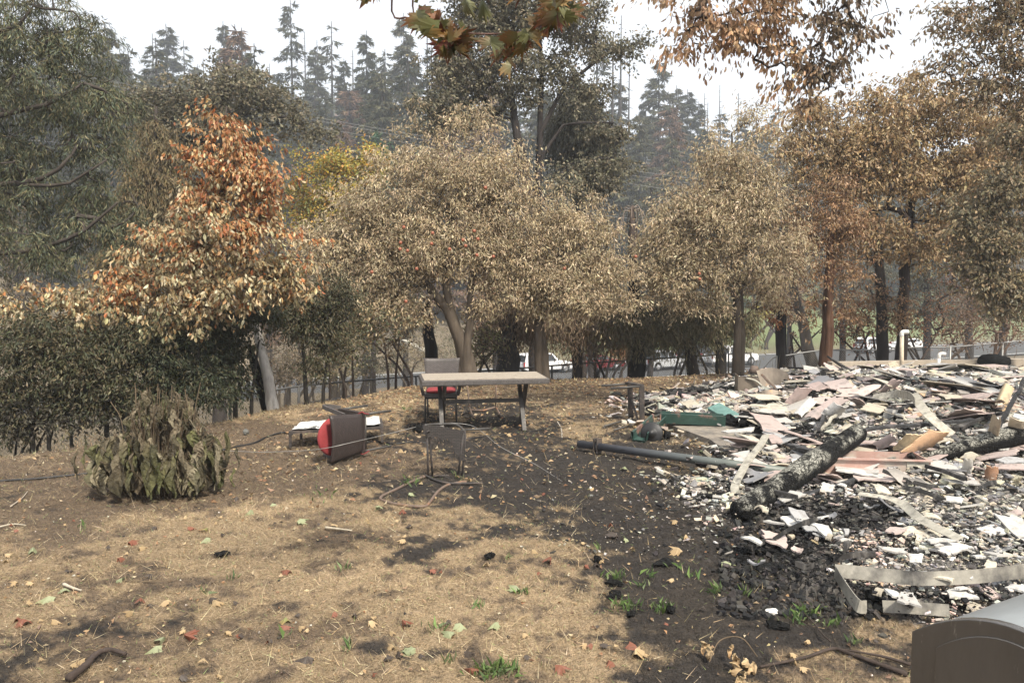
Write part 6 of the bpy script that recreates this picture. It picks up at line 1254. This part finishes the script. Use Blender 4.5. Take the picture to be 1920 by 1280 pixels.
for k in range(26):
    x = 1380+rb_.random()*260 if k < 16 else 1120+rb_.random()*380; y = 990+rb_.random()*80 if k < 16 else 1010+rb_.random()*170
    lump('small charred lump on the blackened ground in front of the rubble', x, y, .03+.06*rb_.random(), .03+.03*rb_.random(), bk_, gp, 60+k)
# ------------------------------------------------------------------ lawn: straw, green shoots, litter, fallen leaves
rg = R_(500)
def field(n, y0, y1, x0=-80, x1=2000):
    """points spread evenly per picture area would bunch; spread evenly over the ground instead"""
    Ya = G(960, y1)[1]; Yb = G(960, y0)[1]; Y = np.sqrt(Ya*Ya+(Yb*Yb-Ya*Ya)*rg.random(n)); X = (rg.random(n)*(x1-x0)+x0-960)/F*Y; return X, Y
bl = MB()
for n, ya, yb, L, W in [(230000, 880, 1330, .030, .0030), (130000, 700, 900, .045, .006)]:
    X, Y = field(n, ya, yb); dk, dt, li, rbm = burn_maps(X, Y); r_ = np.hypot(X, Y); inside = r_ < crest(np.arctan2(X, Y))+.6
    keep = inside & (rbm < .3) & (rg.random(n) < (1-.60*dk)*(1-.55*dt)); X, Y, dk, dt, li = X[keep], Y[keep], dk[keep], dt[keep], li[keep]; N = len(X)
    p = np.stack([X, Y, H(X, Y)+.004], 1); ax = rg.normal(size=(N, 3)); ax[:, 2] = np.abs(ax[:, 2])*.55+.12
    C = mixc([(.34, .26, .16), (.27, .20, .12), (.44, .35, .225), (.20, .15, .09), (.26, .205, .135)], N, rg, .2)*(.8+.35*li[:, None]); C = np.where((rg.random(N) < dk*.95+dt*.85)[:, None], np.where((rg.random(N) < dk*1.3)[:, None], mixc([(.03, .027, .025), (.05, .042, .036), (.02, .02, .02)], N, rg), mixc([(.09, .07, .052), (.06, .05, .042), (.14, .105, .075)], N, rg)), C)
    C = np.where((rg.random(N) < .03)[:, None], mixc([(.20, .24, .10)], N, rg), C)
    leaves(bl, p, ax, L*(.5+rg.random(N)), W, C, rg, 0, .3, 3)
X, Y = field(52000, 740, 1330); cl_ = fbm(X*2.6, Y*2.6, 601, 4); dk, dt, li, rbm = burn_maps(X, Y); keep = (np.hypot(X, Y) < crest(np.arctan2(X, Y))) & (rbm < .3) & (rg.random(len(X)) < smooth(.48, .62, cl_)*(1-.75*dk)*(1-.6*dt)+.05)
X, Y = X[keep], Y[keep]; N = len(X); ax = rg.normal(size=(N, 3)); ax[:, 2] = np.abs(ax[:, 2])*.5+.35; ax[:, :2] += np.stack([fbm(X*4, Y*4, 611, 2)-.5, fbm(X*4, Y*4, 613, 2)-.5], 1)*5
leaves(bl, np.stack([X, Y, H(X, Y)+.004], 1), ax, .05+.05*rg.random(N), .0035, mixc([(.42, .33, .20), (.34, .26, .15), (.50, .42, .28), (.26, .21, .12)], N, rg, .2), rg, 0, .5, 3)
o = bl.build('dry_grass', M_dry); tag(o, 'short dead straw coloured grass of the scorched lawn', 'grass', kind='stuff')
gm = MB()
TU = [(1155, 1083, 14, 60), (1175, 1138, 26, 90), (1240, 1142, 22, 60), (1205, 1098, 14, 30), (1290, 1080, 16, 20), (1345, 1108, 18, 50), (1395, 1112, 12, 30), (1270, 1065, 16, 22), (1510, 1152, 26, 110), (1560, 1172, 12, 30), (1490, 1165, 10, 30), (980, 1113, 10, 30), (893, 1138, 10, 30), (645, 1064, 12, 40), (925, 1262, 40, 160), (650, 1215, 14, 24), (960, 1255, 20, 60), (600, 925, 26, 40), (770, 905, 22, 60), (860, 895, 14, 30), (430, 1085, 12, 14), (765, 665+100, 8, 30), (540, 1190, 16, 12), (160, 990, 20, 14), (1415, 1060, 8, 20), (1120, 1030, 10, 12), (820, 1180, 20, 30), (840, 1240, 12, 20), (380, 1110, 12, 14), (1600, 1205, 12, 20), (1215, 1080, 12, 20), (955, 1050, 14, 14)]
for x, y, s_, n in TU:
    n = max(5, int(n*.45))
    q = np.array([G(x+a, y+b*.35) for a, b in rg.normal(size=(n, 2))*s_*.6]); q[:, 2] = H(q[:, 0], q[:, 1]); ax = rg.normal(size=(n, 3))*.35+[0, 0, 1]
    leaves(gm, q, ax, .035+.045*rg.random(n), .0045, mixc([(.10, .16, .05), (.15, .22, .07), (.20, .24, .12), (.07, .11, .04)], n, rg), rg, 0, .45, 4)
o = gm.build('green_grass', M_leaf); tag(o, 'fresh green shoots sprouting through the burnt lawn', 'grass', kind='stuff')
# undergrowth on the slope down to the road and on the bank beyond it
ug = MB(); n = 150000; Y = 15+75*rg.random(n)**1.2; X = (rg.random(n)*2-1)*.72*Y; r_ = np.hypot(X, Y); cr = crest(np.arctan2(X, Y)); s_ = (Y-67-.5*X)*.894
fd = fbm(X*.45, Y*.45, 301, 4); keep = (r_ > cr+1.0) & ((s_ < -7.5) | (s_ > 7.5)) & (rg.random(n) < smooth(.38, .58, fd)+.15); X, Y, s_, fd = X[keep], Y[keep], s_[keep], fd[keep]; N = len(X)
grn = (s_ > 7) & (X > 12); hgt = np.where(grn, .2+.25*rg.random(N), (.12+.6*rg.random(N)**2.5)*(1-.5*smooth(-30, -12, s_)*(s_ < 0)))
C = np.where(grn[:, None], mixc([(.16, .19, .08), (.20, .21, .10), (.12, .15, .06)], N, rg), mixc([(.20, .15, .10), (.13, .10, .07), (.26, .21, .14), (.08, .065, .05), (.15, .15, .08), (.30, .20, .10)], N, rg, .3))
ax = rg.normal(size=(N, 3))*.5+[0, 0, .75]
leaves(ug, np.stack([X, Y, H(X, Y)-.03+hgt*.5*rg.random(N)], 1), ax, hgt, .015+.05*rg.random(N)*(Y/60), C, rg, 0, .3, 3)
o = ug.build('undergrowth', M_leaf); tag(o, 'tangled dry undergrowth and weeds on the slope beyond the fence', 'undergrowth', kind='stuff')
# dry leaf litter, thick along the crest
lt = MB(); n = 42000; X, Y = field(n, 690, 1290); r_ = np.hypot(X, Y); cr = crest(np.arctan2(X, Y)); dd_ = cr-r_; dn = np.exp(-np.maximum(dd_, 0)/3.2)*smooth(-.3, .3, X+3)+.06+.10*(Y < 7); keep = (dd_ > -1.2) & (rg.random(n) < dn) & (rubble_mask(X, Y) < .3); X, Y = X[keep], Y[keep]; N = len(X)
ax = rg.normal(size=(N, 3)); ax[:, 2] *= .25; s_ = np.where(Y < 7, .018+.02*rg.random(N), .03+.045*rg.random(N))
leaves(lt, np.stack([X, Y, H(X, Y)+.012], 1), ax, s_, s_*.6, mixc([(.38, .25, .13), (.45, .35, .20), (.27, .17, .10), (.30, .18, .10), (.20, .14, .09), (.46, .38, .25), (.17, .12, .08)], N, rg), rg, .2, .25, 4)
o = lt.build('leaf_litter', M_leaf); tag(o, 'dry tan and rusty leaves carpeting the far edge of the yard', 'leaf litter', kind='stuff')
# fallen maple leaves: one kind per colour, then copies
FL = {'green': ((.30, .33, .20), (.24, .25, .12), 'pale grey green fallen maple leaf curled on the lawn', 'grey green fallen maple leaves'), 'red': ((.22, .09, .055), (.17, .055, .035), 'rusty red fallen leaf on the straw', 'rusty red fallen leaves'),
      'tan': ((.44, .33, .19), (.36, .24, .12), 'tan curled fallen leaf on the straw', 'tan fallen leaves'), 'mixed': ((.22, .26, .10), (.45, .14, .06), 'fallen maple leaf half green and half red', 'half green half red fallen leaves'), 'dark': ((.07, .055, .045), (.05, .04, .035), 'dark brown shrivelled fallen leaf', 'dark brown fallen leaves')}
fp = {}
for kd, (c1, c2, lab, grp) in FL.items():
    m = MB(); maple_leaf(m, np.zeros(3), np.array([0, 1, .1]), np.array([0, 0, 1.0]), .12, c1, c2, .75, R_(len(kd)*7)); o = m.build('fallen_leaf', M_leaf); tag(o, lab, 'fallen leaf', grp); fp[kd] = [o, False]
SP = [(510, 943, 'green'), (475, 957, 'green'), (555, 980, 'green'), (228, 1088, 'green'), (122, 1110, 'green'), (105, 1122, 'green'), (60, 1035, 'green'), (385, 995, 'mixed'), (352, 990, 'red'), (540, 1168, 'mixed'), (525, 1180, 'red'), (850, 1196, 'green'), (780, 1222, 'green'), (755, 1228, 'green'), (935, 1172, 'green'), (852, 1175, 'green'), (765, 930, 'green'), (715, 952, 'green'), (755, 957, 'red'), (1030, 1050, 'red'), (1170, 1012, 'green'), (1172, 880, 'green'), (1230, 908, 'green'), (1283, 878, 'tan'), (1375, 882, 'tan'), (1072, 842, 'green'), (1312, 850, 'green'), (1005, 824, 'mixed'), (940, 800, 'tan'), (950, 818, 'tan'), (975, 1110, 'green'), (1680, 1155, 'mixed'), (1690, 1020, 'mixed'), (1425, 968, 'red'), (1310, 955, 'red'), (30, 1165, 'red'), (50, 1170, 'red'), (545, 1075, 'red'), (220, 1050, 'red'), (400, 1130, 'tan'), (318, 1128, 'tan'), (345, 1195, 'red'), (305, 1215, 'green'), (300, 1205, 'green'), (1180, 1210, 'red'), (1190, 1235, 'tan'), (590, 1240, 'dark'), (1120, 1062, 'dark'), (1160, 1010, 'dark'), (755, 1170, 'red'), (1040, 1255, 'red'), (890, 1268, 'red'), (1140, 1245, 'red'), (240, 1020, 'red'), (260, 1030, 'tan'), (760, 1015, 'tan'), (630, 990, 'tan'), (395, 1010, 'green'), (1350, 1060, 'green'), (1280, 1040, 'tan'), (870, 840, 'tan'), (750, 845, 'tan'), (800, 855, 'tan')]
for k in range(150): SP.append((rg.random()*1650, 860+420*rg.random(), ['red', 'tan', 'tan', 'dark', 'tan', 'dark'][rg.integers(0, 6)]))
for k, (x, y, kd) in enumerate(SP):
    e = fp[kd]; o = e[0]
    if e[1]: o = o.copy(); sc.collection.objects.link(o)
    e[1] = True; g_ = G(x, y); big = k < 63; s_ = (.65+.4*rg.random()) if big else .25+.35*rg.random()
    o.location = (g_[0], g_[1], float(H(g_[0], g_[1]))+.03); o.rotation_euler = (rg.normal()*.3, rg.normal()*.35, rg.random()*6.28); o.scale = (s_*(.7+.4*rg.random()), s_, s_*(.8+.8*rg.random()))
# sticks and branches on the ground
def stick(label, pts, r_, c, name='fallen_branch', h=.02):
    p = spline(gpath(pts, h), 6); b = p[0].copy(); m = MB(); tube(m, p-b, np.linspace(r_, r_*.45, len(p)), 7, c, wob=.1, rng=rg); o = m.build(name, M_bark, None, True); o.location = b; return tag(o, label, 'branch')
stick('thick curved dark branch end in the bottom left corner', [(128, 1268), (160, 1244), (180, 1222), (205, 1214), (236, 1222)], .022, (.06, .045, .038), h=.03)
stick('long dark fallen branch in front of the mailbox', [(1700, 1262), (1640, 1240), (1590, 1222), (1560, 1214), (1510, 1230), (1425, 1248)], .014, (.05, .038, .032))
stick('dark forked twig beside the mailbox face', [(1710, 1245), (1660, 1230), (1620, 1222), (1572, 1214)], .009, (.05, .038, .032))
stick('upright dark twig rising from the green shoots', [(1557, 1200), (1545, 1190), (1525, 1165), (1500, 1140)], .006, (.05, .038, .032), h=.03)
stick('short pale stick on straw at the left', [(119, 1090), (135, 1097), (152, 1102)], .012, (.36, .32, .26), 'short_stick')
stick('pale twig on the soil near the left edge', [(0, 983), (25, 978), (48, 980)], .008, (.40, .36, .28), 'short_stick')
stick('thin pale twig on the soil above the left straw', [(20, 945), (40, 930), (52, 915)], .007, (.36, .31, .25), 'short_stick')
stick('light weathered stick on the straw below the wilted plant', [(610, 985), (635, 988), (660, 991)], .012, (.33, .29, .22), 'short_stick')
stick('dark twig across the straw at lower left', [(235, 1085), (290, 1086), (330, 1084)], .005, (.12, .09, .06), 'thin_twig')
# dry leafy sprig at the bottom right of the lawn
o0 = G(1395, 1250); root = empty('dry_sprig', o0, 0, 'dry curled tan leaves on a thin sprig at the bottom of the charred patch', 'sprig')
m = MB(); tube(m, spline(np.array([G(1330, 1240, .03), G(1350, 1200, .12), G(1390, 1195, .13), G(1420, 1230, .04)])-o0, 5), .003, 5, (.12, .09, .06)); m.build('stem', M_bark, root)
for x, y, h in [(1318, 1200, .10), (1322, 1210, .08), (1375, 1205, .11), (1380, 1222, .09), (1392, 1235, .06), (1370, 1240, .06), (1410, 1240, .05), (1400, 1255, .04), (1385, 1265, .03)]:
    lm = MB(); big_leaf(lm, G(x, y, h)-o0, .09, .04, rg.random()*6, (.36, .28, .17), (.26, .16, .08), rg); lm.build('leaf', M_dry, root)
# thin dry grasses and pebbles
n = 2600; X, Y = field(n, 760, 1290); keep = (rubble_mask(X, Y) < .2); X, Y = X[keep], Y[keep]; N = len(X); m = MB(); s_ = .006+.016*rg.random(N)**3
chips(m, np.stack([X, Y, H(X, Y)+.004], 1), s_, s_*.8, s_*.5, np.where(rg.random((N, 1)) < .35, mixc([(.5, .46, .38), (.4, .35, .28)], N, rg), mixc([(.06, .05, .04), (.03, .03, .03), (.14, .11, .08)], N, rg)), rg, .5); o = m.build('soil_crumbs', M_rub); tag(o, 'crumbs of soil, grit and char scattered through the lawn', 'debris', kind='stuff')
